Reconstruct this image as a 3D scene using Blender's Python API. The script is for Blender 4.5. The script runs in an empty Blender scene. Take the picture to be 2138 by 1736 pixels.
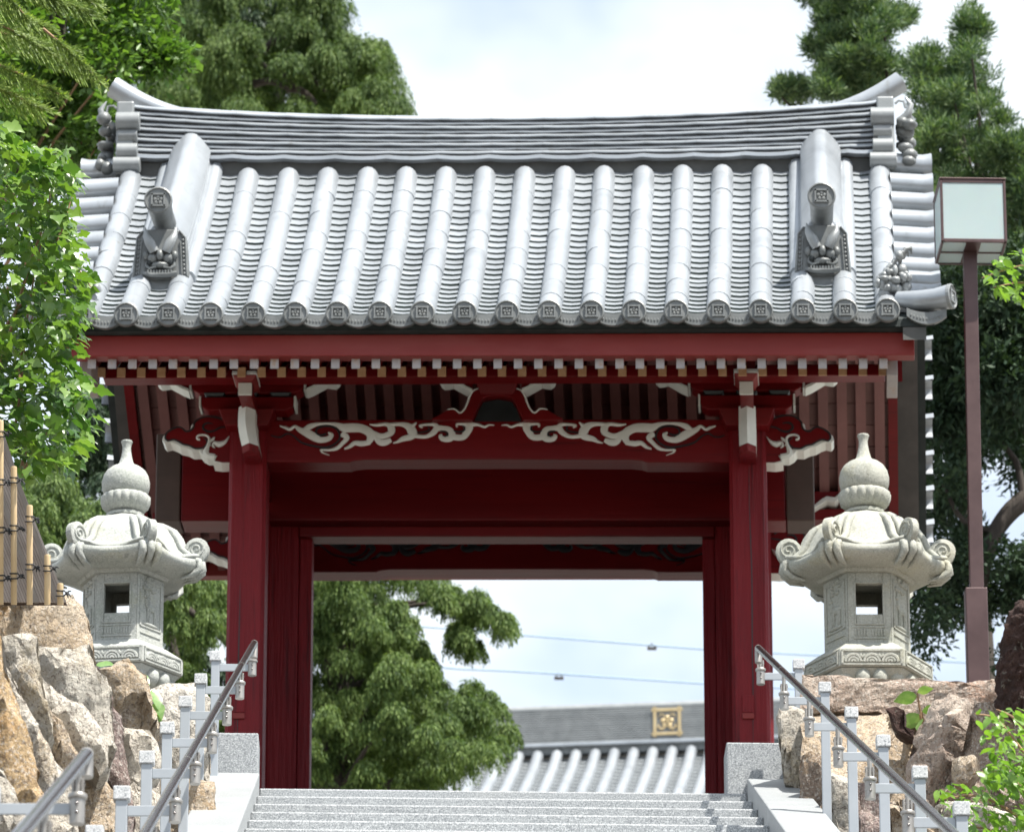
import bpy, bmesh, math, random
import numpy as np
from mathutils import Vector, Matrix, noise
rnd = random.Random(7)
PI = math.pi
SC = bpy.context.scene
COL = SC.collection
# ------------------------------------------------------------------ camera, sky, sun, exposure
FPX = 12400.0                      # focal length in units of a 2138 px wide frame
PITCH = math.radians(20.0)
cam_d = bpy.data.cameras.new('camera')
cam_d.sensor_width = 36.0
cam_d.sensor_fit = 'HORIZONTAL'
cam_d.lens = FPX / 2138.0 * 36.0
cam_d.clip_start = 0.5
cam_d.clip_end = 3000
cam_d.dof.use_dof = True
cam_d.dof.focus_distance = 27.5
cam_d.dof.aperture_fstop = 8.0
cam = bpy.data.objects.new('camera', cam_d)
cam.location = (0, 0, 0)
cam.rotation_euler = (PI / 2 + PITCH, 0, 0)
COL.objects.link(cam)
SC.camera = cam
SUN_EL, SUN_AZ = math.radians(63), math.radians(52)    # azimuth measured from -Y (behind the camera) towards +X
sdir = Vector((math.sin(SUN_AZ) * math.cos(SUN_EL), -math.cos(SUN_AZ) * math.cos(SUN_EL), math.sin(SUN_EL)))
W = bpy.data.worlds.new('World')
SC.world = W
W.use_nodes = True
nt = W.node_tree
nt.nodes.clear()
o_ = nt.nodes.new('ShaderNodeOutputWorld')
sky = nt.nodes.new('ShaderNodeTexSky')
sky.sky_type = 'NISHITA'
sky.sun_disc = False
sky.sun_elevation = SUN_EL
sky.sun_rotation = math.atan2(sdir.x, sdir.y)
sky.air_density = 1.0
sky.dust_density = 2.0
b1 = nt.nodes.new('ShaderNodeBackground'); b1.inputs['Strength'].default_value = 0.125
b2 = nt.nodes.new('ShaderNodeBackground'); b2.inputs['Strength'].default_value = 0.64
b2.inputs['Color'].default_value = (0.87, 0.94, 1.0, 1)
tc = nt.nodes.new('ShaderNodeTexCoord')
mp = nt.nodes.new('ShaderNodeMapping'); mp.inputs['Scale'].default_value = (1, 1, 1.6)
mp.inputs['Location'].default_value = (0.35, 0.1, 0.55)
nz = nt.nodes.new('ShaderNodeTexNoise'); nz.inputs['Scale'].default_value = 7.5; nz.inputs['Detail'].default_value = 5; nz.inputs['Roughness'].default_value = 0.55
rp = nt.nodes.new('ShaderNodeValToRGB')
rp.color_ramp.elements[0].position = 0.36; rp.color_ramp.elements[0].color = (0.25, 0.25, 0.25, 1)
rp.color_ramp.elements[1].position = 0.57; rp.color_ramp.elements[1].color = (1, 1, 1, 1)
mx = nt.nodes.new('ShaderNodeMixShader')
L = nt.links.new
L(tc.outputs['Generated'], mp.inputs['Vector']); L(mp.outputs['Vector'], nz.inputs['Vector']); L(nz.outputs['Fac'], rp.inputs['Fac'])
L(rp.outputs['Color'], mx.inputs['Fac']); L(sky.outputs['Color'], b1.inputs['Color'])
L(b1.outputs[0], mx.inputs[1]); L(b2.outputs[0], mx.inputs[2]); L(mx.outputs[0], o_.inputs['Surface'])
sun_d = bpy.data.lights.new('sun', 'SUN')
sun_d.energy = 5.0
sun_d.angle = math.radians(0.53)
sun_d.color = (1.0, 0.955, 0.88)
sun = bpy.data.objects.new('sun', sun_d)
sun.rotation_euler = (-sdir).to_track_quat('-Z', 'Y').to_euler()
sun.location = (20, -10, 60)
COL.objects.link(sun)
SC.view_settings.view_transform = 'Standard'
SC.view_settings.look = 'None'
SC.view_settings.exposure = 1.0
SC.view_settings.gamma = 1.0
SC.view_settings.use_curve_mapping = False
SC.cycles.max_bounces = 8
SC.cycles.transparent_max_bounces = 8

# ------------------------------------------------------------------ picture to place
CP, SP = math.cos(PITCH), math.sin(PITCH)
def ray(px, py):
    u, v = (px - 1069) / FPX, (868 - py) / FPX
    return Vector((u, CP - v * SP, SP + v * CP))
def P(px, py, Y):
    d = ray(px, py)
    return d * (Y / d.y)
def PZ(px, py, Z):
    return ray(px, py) * Z

# ------------------------------------------------------------------ helpers
WL = {}
def wloc(o):
    return WL[o.name] if o is not None else Vector((0, 0, 0))
def thing(name, label, cat, loc, group=None):
    o = bpy.data.objects.new(name, None)
    o.empty_display_size = 0.2
    COL.objects.link(o)
    o.location = loc
    o['label'] = label; o['category'] = cat
    if group: o['group'] = group
    WL[o.name] = Vector(loc)
    return o
def tag(o, label, cat, group=None):
    o['label'] = label; o['category'] = cat
    if group: o['group'] = group
    return o
def obj(name, me, parent=None, loc=(0, 0, 0)):
    """a linked object at world position loc"""
    o = bpy.data.objects.new(name, me)
    COL.objects.link(o)
    l = Vector(loc)
    if parent is not None:
        o.parent = parent
        o.location = l - wloc(parent)
    else:
        o.location = l
    WL[o.name] = l
    return o
def finish(me, m, smooth):
    if m is not None:
        for x in (m if isinstance(m, (list, tuple)) else [m]):
            me.materials.append(x)
    if smooth:
        me.polygons.foreach_set('use_smooth', [True] * len(me.polygons))
        if smooth < 179:
            me.set_sharp_from_angle(angle=math.radians(smooth))
    me.update()
    return me
class MB:
    def __init__(s): s.v = []; s.f = []; s.mi = []; s.cur = 0
    def add(s, vs, fs):
        n = len(s.v)
        s.v += [tuple(v) for v in vs]
        s.f += [tuple(i + n for i in f) for f in fs]
        s.mi += [s.cur] * len(fs)
        return s
    def box(s, x0, x1, y0, y1, z0, z1):
        return s.hexa([(x0, y0, z0), (x1, y0, z0), (x1, y1, z0), (x0, y1, z0), (x0, y0, z1), (x1, y0, z1), (x1, y1, z1), (x0, y1, z1)])
    def hexa(s, c):
        return s.add(c, [(0, 3, 2, 1), (4, 5, 6, 7), (0, 1, 5, 4), (1, 2, 6, 5), (2, 3, 7, 6), (3, 0, 4, 7)])
    def tube(s, pts, r, n=8, caps=True, up=None):
        pts = [Vector(p) for p in pts]
        if not hasattr(r, '__len__'): r = [r] * len(pts)
        rings = []; prev = None
        for i, p in enumerate(pts):
            t = (pts[min(i + 1, len(pts) - 1)] - pts[max(i - 1, 0)])
            if t.length < 1e-9: t = Vector((0, 0, 1))
            t.normalize()
            if prev is None:
                a = Vector((0, 0, 1)) if abs(t.z) < 0.9 else Vector((1, 0, 0))
                if up is not None: a = Vector(up)
                prev = (a - t * a.dot(t)).normalized()
            else:
                prev = (prev - t * prev.dot(t)).normalized()
            b = t.cross(prev)
            rings.append([p + (prev * math.cos(2 * PI * k / n) + b * math.sin(2 * PI * k / n)) * r[i] for k in range(n)])
        vs = [v for rr in rings for v in rr]; fs = []
        for i in range(len(pts) - 1):
            for k in range(n):
                fs.append((i * n + k, i * n + (k + 1) % n, (i + 1) * n + (k + 1) % n, (i + 1) * n + k))
        if caps:
            fs.append(tuple(reversed(range(n)))); fs.append(tuple(range((len(pts) - 1) * n, len(pts) * n)))
        return s.add(vs, fs)
    def lathe(s, prof, n=24, c=(0, 0, 0), fn=None):
        vs = []; fs = []
        for (r, z) in prof:
            for k in range(n):
                a = 2 * PI * k / n
                rr = r * (fn(a, z) if fn else 1)
                vs.append((c[0] + rr * math.cos(a), c[1] + rr * math.sin(a), c[2] + z))
        m = len(prof)
        for i in range(m - 1):
            for k in range(n):
                fs.append((i * n + k, i * n + (k + 1) % n, (i + 1) * n + (k + 1) % n, (i + 1) * n + k))
        fs.append(tuple(range(n))); fs.append(tuple(range((m - 1) * n, m * n)))
        return s.add(vs, fs)
    def prism(s, poly, y0, y1):
        """poly of (x, z) extruded along y"""
        n = len(poly)
        vs = [(x, y0, z) for x, z in poly] + [(x, y1, z) for x, z in poly]
        fs = [tuple(range(n)), tuple(reversed(range(n, 2 * n)))]
        for i in range(n):
            j = (i + 1) % n
            fs.append((i, i + n, j + n, j))
        return s.add(vs, fs)
    def prism_x(s, poly, x0, x1):
        n = len(poly)
        vs = [(x0, y, z) for y, z in poly] + [(x1, y, z) for y, z in poly]
        fs = [tuple(range(n)), tuple(reversed(range(n, 2 * n)))]
        for i in range(n):
            j = (i + 1) % n
            fs.append((i, i + n, j + n, j))
        return s.add(vs, fs)
    def ball(s, c, r, n=8, m=6):
        if not hasattr(r, '__len__'): r = (r, r, r)
        vs = [(c[0], c[1], c[2] + r[2])]
        for i in range(1, m):
            t = PI * i / m
            for k in range(n):
                a = 2 * PI * k / n
                vs.append((c[0] + r[0] * math.sin(t) * math.cos(a), c[1] + r[1] * math.sin(t) * math.sin(a), c[2] + r[2] * math.cos(t)))
        vs.append((c[0], c[1], c[2] - r[2]))
        fs = [(0, 1 + k, 1 + (k + 1) % n) for k in range(n)]
        for i in range(m - 2):
            for k in range(n):
                a = 1 + i * n
                fs.append((a + k, a + n + k, a + n + (k + 1) % n, a + (k + 1) % n))
        l = len(vs) - 1; a = 1 + (m - 2) * n
        fs += [(a + k, l, a + (k + 1) % n) for k in range(n)]
        return s.add(vs, fs)
    def stroke(s, pts, y, th, sc=1.0, sub=5, ridge=True):
        """a raised brush stroke: pts of (x, z, width), standing th proud of the plane y towards -y"""
        q = []
        n = len(pts)
        for i in range(n - 1):
            p0, p1, p2, p3 = pts[max(i - 1, 0)], pts[i], pts[i + 1], pts[min(i + 2, n - 1)]
            for k in range(sub):
                t = k / sub
                q.append([0.5 * (2 * b + (c - a) * t + (2 * a - 5 * b + 4 * c - d) * t * t + (3 * b - a - 3 * c + d) * t ** 3) for a, b, c, d in zip(p0, p1, p2, p3)])
        q.append(list(pts[-1]))
        vs = []
        for i, (x, z, w) in enumerate(q):
            a, b = q[max(i - 1, 0)], q[min(i + 1, len(q) - 1)]
            dx, dz = b[0] - a[0], b[1] - a[1]
            l = math.hypot(dx, dz) or 1
            nx, nz_ = -dz / l * max(w, 0.001) / 2, dx / l * max(w, 0.001) / 2
            hh = th * (0.55 if ridge else 1)
            vs += [(x + nx, y, z + nz_), (x + nx * .92, y - hh, z + nz_ * .92), (x, y - th, z), (x - nx * .92, y - hh, z - nz_ * .92), (x - nx, y, z - nz_)]
        fs = []
        for i in range(len(q) - 1):
            for k in range(4):
                a = i * 5 + k
                fs.append((a, a + 1, a + 6, a + 5))
        fs.append((0, 4, 3, 2, 1)); e = (len(q) - 1) * 5
        fs.append((e, e + 1, e + 2, e + 3, e + 4))
        return s.add(vs, fs)
    def xf(s, fn):
        s.v = [tuple(fn(*v)) for v in s.v]
        return s
    def mesh(s, name, m, smooth=0):
        me = bpy.data.meshes.new(name)
        me.from_pydata(s.v, [], s.f)
        if any(s.mi): me.polygons.foreach_set('material_index', s.mi)
        return finish(me, m, smooth)
    def build(s, name, m, parent=None, smooth=0, bevel=0, at=None):
        """vertices are in world space"""
        at = Vector(at) if at is not None else (wloc(parent) if parent is not None else Vector((0, 0, 0)))
        s.v = [(x - at.x, y - at.y, z - at.z) for x, y, z in s.v]
        me = s.mesh(name, m, smooth)
        bm = bmesh.new(); bm.from_mesh(me); bmesh.ops.recalc_face_normals(bm, faces=bm.faces); bm.to_mesh(me); bm.free()
        if smooth and smooth < 179: me.set_sharp_from_angle(angle=math.radians(smooth))
        o = obj(name, me, parent, at)
        if bevel:
            b = o.modifiers.new('bevel', 'BEVEL'); b.width = bevel; b.segments = 2; b.limit_method = 'ANGLE'; b.angle_limit = math.radians(40)
            b.harden_normals = False
        return o
def struct(o):
    o['kind'] = 'structure'; return o
def stuff(o):
    o['kind'] = 'stuff'; return o

# ------------------------------------------------------------------ materials
def newmat(name):
    m = bpy.data.materials.new(name); m.use_nodes = True
    n = m.node_tree; n.nodes.clear()
    out = n.nodes.new('ShaderNodeOutputMaterial')
    b = n.nodes.new('ShaderNodeBsdfPrincipled')
    n.links.new(b.outputs[0], out.inputs['Surface'])
    return m, n, b, out
def N(n, t, **k):
    x = n.nodes.new(t)
    for a, v in k.items(): setattr(x, a, v)
    return x
def noise_n(n, pos, scale, detail=4, rough=.6, stretch=None, dist=0):
    t = N(n, 'ShaderNodeTexNoise')
    t.inputs['Scale'].default_value = scale; t.inputs['Detail'].default_value = detail; t.inputs['Roughness'].default_value = rough
    t.inputs['Distortion'].default_value = dist
    if stretch:
        mm = N(n, 'ShaderNodeMapping'); mm.inputs['Scale'].default_value = stretch
        n.links.new(pos, mm.inputs['Vector']); n.links.new(mm.outputs[0], t.inputs['Vector'])
    else:
        n.links.new(pos, t.inputs['Vector'])
    return t.outputs['Fac']
def ramp(n, fac, stops):
    r = N(n, 'ShaderNodeValToRGB')
    e = r.color_ramp.elements
    e[0].position = stops[0][0]; e[0].color = (*stops[0][1], 1)
    e[1].position = stops[-1][0]; e[1].color = (*stops[-1][1], 1)
    for p, c in stops[1:-1]:
        q = e.new(p); q.color = (*c, 1)
    n.links.new(fac, r.inputs['Fac'])
    return r.outputs['Color']
def mixc(n, fac, a, b, mode='MIX'):
    x = N(n, 'ShaderNodeMix', data_type='RGBA', blend_type=mode)
    for sock, v in ((x.inputs[0], fac), (x.inputs[6], a), (x.inputs[7], b)):
        if isinstance(v, (int, float)): sock.default_value = v
        elif isinstance(v, tuple): sock.default_value = (*v, 1)
        else: n.links.new(v, sock)
    return x.outputs[2]
def mat(name, stops, scale=5, rough=.5, metal=0, stretch=None, speck=None, bump=None, bump2=None, wear=None, objvar=0, detail=5, dist=0, spec=.5, coat=0):
    """stops: colour ramp over a noise of the given scale; speck=(scale, lo, hi, colour, amount); bump=(scale, strength, distance)"""
    m, n, b, out = newmat(name)
    g = N(n, 'ShaderNodeNewGeometry'); pos = g.outputs['Position']
    c = ramp(n, noise_n(n, pos, scale, detail, .6, stretch, dist), stops)
    for w in (wear or []):
        f = noise_n(n, pos, w[0], w[5] if len(w) > 5 else 5, .65, w[4] if len(w) > 4 else None)
        k = ramp(n, f, [(w[1], (0, 0, 0)), (w[2], (1, 1, 1))])
        c = mixc(n, k, c, w[3])
    for sp in (speck or []):
        f = noise_n(n, pos, sp[0], 2, .7)
        k = ramp(n, f, [(sp[1], (0, 0, 0)), (sp[2], (sp[4],) * 3)])
        c = mixc(n, k, c, sp[3])
    if objvar:
        oi = N(n, 'ShaderNodeObjectInfo')
        k = ramp(n, oi.outputs['Random'], [(0, (1 - objvar,) * 3), (1, (1 + objvar,) * 3)])
        c = mixc(n, 1.0, c, k, 'MULTIPLY')
    n.links.new(c, b.inputs['Base Color'])
    b.inputs['Roughness'].default_value = rough; b.inputs['Metallic'].default_value = metal
    b.inputs['Specular IOR Level'].default_value = spec
    if coat: b.inputs['Coat Weight'].default_value = coat; b.inputs['Coat Roughness'].default_value = .25
    prev = None
    for bb in (bump, bump2):
        if not bb: continue
        f = noise_n(n, pos, bb[0], 6, .65, bb[3] if len(bb) > 3 else None)
        bp = N(n, 'ShaderNodeBump'); bp.inputs['Strength'].default_value = bb[1]; bp.inputs['Distance'].default_value = bb[2]
        n.links.new(f, bp.inputs['Height'])
        if prev is not None: n.links.new(prev, bp.inputs['Normal'])
        prev = bp.outputs['Normal']
    if prev is not None: n.links.new(prev, b.inputs['Normal'])
    return m
M = {}
M['tile'] = mat('roof_tile_glaze', [(.3, (.315, .34, .365)), (.7, (.40, .43, .46))], 3, .33, .35, objvar=.06, bump=(60, .12, .004), wear=[(2.2, .55, .8, (.22, .24, .26)), (14, .60, .75, (.26, .27, .27), (1, 1, .4)), (40, .68, .76, (.20, .17, .14))])
M['tile_gap_shade'] = mat('pan_lip_shade', [(.3, (.04, .06, .05)), (.7, (.07, .09, .08))], 20, .8)  # dark lip colour paints the gap shadow under each pan tile
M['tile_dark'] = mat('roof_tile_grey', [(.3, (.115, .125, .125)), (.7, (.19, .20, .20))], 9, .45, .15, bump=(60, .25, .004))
M['tile_mid'] = mat('roof_tile_mid', [(.3, (.20, .215, .22)), (.7, (.29, .305, .31))], 6, .42, .2, objvar=.08, bump=(60, .2, .004))
M['verge_under'] = mat('weathered_verge_recess_shade', [(.3, (.05, .052, .05)), (.7, (.085, .085, .08))], 5, .7)  # verge board grey; on closing tiles it paints the recess shade
M['gap'] = mat('roof_bed_dark', [(.3, (.012, .018, .018)), (.7, (.03, .04, .04))], 9, .8)
M['red'] = mat('red_paint', [(.25, (.13, .0035, .007)), (.6, (.19, .006, .010)), (.8, (.23, .012, .017))], 5, .48, spec=.25, stretch=(1, 1, .25), bump=(26, 1.0, .022, (1, 1, .05)), bump2=(7, .4, .02, (1, 1, .15)), wear=[(30, .55, .68, (.075, .004, .006), (1, 1, .04)), (3, .58, .8, (.19, .018, .035), (1, 1, .2)), (60, .64, .72, (.05, .004, .005), (1, 1, .03))])
M['red_x'] = mat('red_paint_beam', [(.25, (.105, .0035, .005)), (.75, (.165, .0065, .008))], 5, .42, spec=.2, stretch=(.2, 1, 1), bump=(26, .3, .008, (.06, 1, 1)), wear=[(30, .58, .74, (.07, .004, .005), (.05, 1, 1))])
M['red_dull'] = mat('red_paint_dull', [(.3, (.185, .020, .018)), (.7, (.245, .034, .030))], 4, .5, spec=.3, wear=[(3, .5, .8, (.26, .06, .055), (.3, 1, 1))], stretch=(.25, 1, 1), bump=(30, .15, .006, (.08, 1, 1)))
M['soffit'] = mat('pinkish_soffit_boards', [(.3, (.155, .072, .066)), (.7, (.22, .11, .10))], 4, .6, objvar=.12, bump=(30, .15, .006, (1, .1, 1)))
M['soffit_red'] = mat('soffit_rafters', [(.3, (.155, .062, .058)), (.7, (.21, .092, .085))], 4, .55, objvar=.08)
M['brown'] = mat('brown_board', [(.3, (.06, .040, .030)), (.7, (.085, .055, .042))], 6, .6, bump=(20, .2, .01, (.1, 1, 1)))
M['white'] = mat('white_paint', [(.3, (.66, .69, .64)), (.7, (.76, .78, .74))], 8, .5, bump=(40, .1, .004), wear=[(16, .63, .78, (.58, .60, .54))])
M['rafter_white'] = mat('rafter_end_white', [(.3, (.30, .285, .29)), (.55, (.37, .345, .34)), (.7, (.36, .25, .18))], 18, .6)
M['rafter_tan'] = mat('rafter_end_tan', [(.3, (.52, .30, .15)), (.7, (.64, .42, .24))], 18, .6)
M['black'] = mat('black_paint', [(.3, (.008, .012, .013)), (.7, (.016, .022, .024))], 12, .45)
gr = [(140, .50, .60, (.58, .60, .61), .7), (120, .54, .62, (.09, .10, .115), .7)]
M['granite'] = mat('grey_granite', [(.3, (.225, .24, .25)), (.7, (.29, .305, .315))], 3, .6, speck=gr, bump=(130, .1, .003), objvar=.04, wear=[(1.7, .6, .8, (.28, .29, .29))])
M['granite_top'] = mat('pale_granite', [(.3, (.23, .245, .25)), (.7, (.29, .305, .31))], 3, .45, speck=[(150, .52, .62, (.46, .47, .48), .6), (130, .56, .64, (.18, .20, .21), .5)], objvar=.06)
M['lantern'] = mat('lantern_granite', [(.3, (.29, .31, .285)), (.7, (.40, .41, .385))], 4, .75, speck=[(110, .52, .62, (.50, .51, .49), .6), (90, .56, .64, (.18, .20, .19), .6)], bump=(70, .5, .008), bump2=(12, .25, .02), wear=[(5, .56, .75, (.36, .36, .27)), (2.2, .58, .75, (.26, .29, .25)), (9, .6, .72, (.20, .21, .19), (1, 1, .25))])
M['lantern_worn'] = mat('lantern_granite_worn', [(.3, (.27, .28, .24)), (.7, (.38, .38, .335))], 4, .8, speck=[(110, .52, .62, (.48, .48, .44), .5), (90, .56, .64, (.17, .18, .16), .5)], bump=(60, .5, .008), bump2=(10, .3, .02), wear=[(5, .55, .74, (.36, .34, .24)), (2.4, .55, .75, (.24, .26, .20)), (8, .58, .72, (.19, .19, .15), (1, 1, .25))])
def rock_m(name, stops, wear, sc=3):
    return mat(name, stops, sc, .9, detail=8, dist=.6, speck=[(60, .52, .62, (.62, .58, .52), .55), (45, .55, .64, (.14, .11, .09), .6)], wear=wear, bump=(50, 1.0, .03), bump2=(10, .9, .07, (1, 1, .3)), spec=.25)
M['rock_ochre'] = rock_m('rock_ochre', [(.3, (.37, .28, .19)), (.5, (.49, .39, .28)), (.7, (.56, .48, .38))], [(2.5, .55, .7, (.42, .25, .10)), (4, .6, .72, (.22, .17, .15))])
M['rock_orange'] = rock_m('rock_orange', [(.3, (.40, .27, .15)), (.55, (.52, .38, .22)), (.75, (.56, .47, .35))], [(2.0, .52, .68, (.52, .27, .08)), (5, .6, .72, (.24, .18, .14))])
M['rock_pale'] = rock_m('rock_pale', [(.3, (.47, .43, .37)), (.5, (.60, .55, .47)), (.7, (.68, .64, .57))], [(2.5, .58, .72, (.44, .33, .20)), (5, .60, .72, (.24, .22, .20))])
M['rock_grey'] = rock_m('rock_grey', [(.3, (.40, .37, .31)), (.5, (.53, .49, .42)), (.7, (.61, .58, .51))], [(2.5, .58, .72, (.42, .33, .20)), (5, .58, .70, (.20, .18, .16))])
M['rock_brown'] = rock_m('rock_brown', [(.3, (.20, .15, .12)), (.5, (.30, .23, .18)), (.7, (.37, .30, .24))], [(2.5, .56, .72, (.38, .27, .15)), (5, .56, .70, (.10, .075, .065))])
M['rock_purple'] = rock_m('rock_purple', [(.3, (.24, .18, .16)), (.5, (.33, .26, .24)), (.7, (.40, .34, .31))], [(2.5, .56, .72, (.38, .28, .19)), (5, .58, .70, (.16, .12, .115))])
M['rock_pink'] = rock_m('rock_pink', [(.3, (.38, .29, .24)), (.5, (.49, .39, .32)), (.7, (.58, .50, .42))], [(2.5, .55, .72, (.42, .26, .18)), (5, .62, .74, (.24, .18, .16))])
M['soil'] = mat('bank_soil', [(.3, (.06, .045, .03)), (.7, (.12, .09, .06))], 4, .95, bump=(12, .8, .05))
M['gravel'] = mat('terrace_gravel', [(.3, (.20, .19, .17)), (.7, (.28, .27, .245))], 14, .95, bump=(60, .6, .02))
M['steel'] = mat('brushed_steel', [(.3, (.22, .205, .20)), (.7, (.30, .28, .275))], 20, .2, .95, wear=[(4, .6, .8, (.36, .34, .33))])
M['bracket'] = mat('steel_bracket', [(.3, (.30, .285, .265)), (.7, (.40, .385, .36))], 20, .42, .7)
M['postpaint'] = mat('grey_post_metal', [(.3, (.33, .36, .39)), (.7, (.38, .41, .44))], 5, .42, .2, wear=[(14, .62, .8, (.34, .35, .35), (1, 1, .2))])
M['cap'] = mat('speckled_post_cap', [(.3, (.40, .42, .43)), (.7, (.50, .51, .52))], 6, .7, speck=[(130, .50, .60, (.66, .67, .68), .8), (110, .55, .62, (.14, .16, .18), .75)])
M['bamboo'] = mat('dry_bamboo', [(.3, (.46, .33, .17)), (.7, (.58, .44, .26))], 6, .5, stretch=(1, 1, .3), objvar=.06, wear=[(10, .62, .78, (.45, .32, .18))])
M['rope'] = mat('black_hemp_rope', [(.3, (.012, .013, .014)), (.7, (.03, .032, .034))], 60, .8)
M['slat'] = mat('weathered_brown_slat', [(.3, (.30, .26, .235)), (.7, (.46, .42, .40))], 8, .6, objvar=.1)
M['slat_beam'] = mat('greyed_beam', [(.3, (.20, .18, .165)), (.7, (.29, .27, .25))], 8, .7)
M['lampmetal'] = mat('brown_lamp_metal', [(.3, (.062, .034, .034)), (.7, (.095, .056, .055))], 5, .42, .3, wear=[(3, .55, .75, (.13, .085, .09), (1, 1, .15))], bump=(60, .1, .003))
M['gold'] = mat('gold_leaf', [(.3, (.47, .36, .19)), (.7, (.55, .44, .26))], 9, .45, .3)
M['bark'] = mat('bark_grey', [(.3, (.028, .022, .018)), (.7, (.065, .052, .042))], 12, .9, stretch=(1, 1, .2), bump=(20, .8, .04, (1, 1, .15)))
M['bark_red'] = mat('bark_reddish', [(.3, (.035, .020, .016)), (.6, (.075, .038, .030)), (.8, (.14, .09, .065))], 9, .95, bump=(14, 1, .10), bump2=(40, .6, .02), wear=[(20, .6, .7, (.30, .29, .24))])
M['twig'] = mat('twig', [(.3, (.22, .13, .07)), (.7, (.32, .20, .11))], 12, .8)
M['wire'] = mat('pale_blue_wire', [(.3, (.34, .47, .60)), (.7, (.40, .53, .66))], 12, .6)
def glass_m(name):
    m, n, b, out = newmat(name)
    g = N(n, 'ShaderNodeNewGeometry')
    c = ramp(n, noise_n(n, g.outputs['Position'], 3), [(.3, (.60, .68, .68)), (.7, (.68, .75, .75))])
    n.links.new(c, b.inputs['Base Color']); b.inputs['Roughness'].default_value = .35
    b.inputs['Subsurface Weight'].default_value = 0.2
    t = N(n, 'ShaderNodeBsdfTranslucent'); t.inputs['Color'].default_value = (.70, .78, .78, 1)
    x = N(n, 'ShaderNodeMixShader'); x.inputs[0].default_value = .45
    n.links.new(b.outputs[0], x.inputs[1]); n.links.new(t.outputs[0], x.inputs[2]); n.links.new(x.outputs[0], out.inputs['Surface'])
    return m
M['frost'] = glass_m('frosted_pane')
def leaf_m(name, dark, mid, light, trans=.35, rough=.45, spec=.5, sc=2.0, ov=.12):
    m, n, b, out = newmat(name)
    at = N(n, 'ShaderNodeAttribute', attribute_name='rnd')
    oi = N(n, 'ShaderNodeObjectInfo')
    g = N(n, 'ShaderNodeNewGeometry')
    nf = noise_n(n, g.outputs['Position'], sc, 3)
    a1 = N(n, 'ShaderNodeMath', operation='MULTIPLY_ADD'); n.links.new(at.outputs['Fac'], a1.inputs[0]); a1.inputs[1].default_value = .55
    a0 = N(n, 'ShaderNodeMath', operation='MULTIPLY'); n.links.new(oi.outputs['Random'], a0.inputs[0]); a0.inputs[1].default_value = ov
    n.links.new(a0.outputs[0], a1.inputs[2])
    a2 = N(n, 'ShaderNodeMath', operation='MULTIPLY_ADD'); n.links.new(nf, a2.inputs[0]); a2.inputs[1].default_value = .6; n.links.new(a1.outputs[0], a2.inputs[2])
    c = ramp(n, a2.outputs[0], [(.2, dark), (.55, mid), (.95, light)])
    n.links.new(c, b.inputs['Base Color']); b.inputs['Roughness'].default_value = rough; b.inputs['Specular IOR Level'].default_value = spec
    t = N(n, 'ShaderNodeBsdfTranslucent')
    c2 = mixc(n, 1.0, c, (1.5, 1.65, .6), 'MULTIPLY'); n.links.new(c2, t.inputs['Color'])
    x = N(n, 'ShaderNodeMixShader'); x.inputs[0].default_value = trans
    n.links.new(b.outputs[0], x.inputs[1]); n.links.new(t.outputs[0], x.inputs[2]); n.links.new(x.outputs[0], out.inputs['Surface'])
    return m
M['leaf_cypress'] = leaf_m('cypress_foliage', (.020, .045, .017), (.078, .130, .040), (.185, .255, .080), .24, .6, .2, 1.5)
M['leaf_pine'] = leaf_m('pine_foliage', (.024, .055, .030), (.070, .125, .060), (.21, .28, .13), .22, .55, .25, 1.2)
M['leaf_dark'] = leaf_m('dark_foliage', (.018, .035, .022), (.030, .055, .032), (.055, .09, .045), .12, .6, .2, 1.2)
M['leaf_broad'] = leaf_m('broad_leaves', (.035, .080, .018), (.070, .145, .028), (.15, .25, .055), .32, .38, .5, 2)
M['leaf_shrub'] = leaf_m('lobed_leaves', (.022, .060, .020), (.060, .135, .030), (.16, .26, .05), .32, .33, .6, 1.6, .42)
M['leaf_young'] = leaf_m('young_leaves', (.045, .11, .02), (.10, .20, .035), (.20, .33, .06), .38, .35, .5, 2, .35)
M['leaf_spray'] = leaf_m('cypress_sprays', (.07, .12, .03), (.15, .22, .05), (.30, .38, .10), .4, .5, .3, 3)
M['leaf_variegated'] = leaf_m('glossy_ground_leaves', (.07, .14, .04), (.13, .25, .07), (.36, .46, .22), .25, .3, .6, 22)
# ------------------------------------------------------------------ terrain: foot of the stair, bank, terrace
TOPZ = 9.12; TAN = 0.38
def stair_z(y): return TOPZ - TAN * (31 - y)
def ground_h(x, y):
    if y <= 3: b = -1.6
    elif y < 31: b = stair_z(y)
    else: b = TOPZ
    inside = abs(x + .047) < 1.9
    h = b - .25 if inside and y < 31.2 else b
    if not inside:
        side = min(1, (abs(x) - 1.9) / .8)
        if y < 31.0: h = b - .3 + side * min(.5, max(0, (y - 3) * .1)) if x > 0 else b - .3 + side * min(.7, max(0, (y - 3) * .1))
        else: h = b + .15 * side
    if y > 3 and abs(x) > 8: h += .3 * noise.noise(Vector((x * .1, y * .1, 0)))
    return h
xs = [-1500, -300, -90, -40, -20, -12, -8, -6, -4.5, -3.6, -3, -2.6, -2.2, -1.96, -1.93, -1.5, -.5, .5, 1.5, 1.83, 1.86, 2.2, 2.6, 3, 3.6, 4.5, 6, 8, 12, 20, 40, 90, 300, 1500]
ys = [-1500, -300, -60, -20, -5, 0, 3] + [3 + i * 1.75 for i in range(1, 16)] + [31.19, 31.21, 32.5, 34, 37, 40, 46, 55, 70, 90, 130, 200, 400, 1500]
g = MB()
for y in ys:
    for x in xs: g.v.append((x, y, ground_h(x, y)))
nx_ = len(xs)
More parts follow.
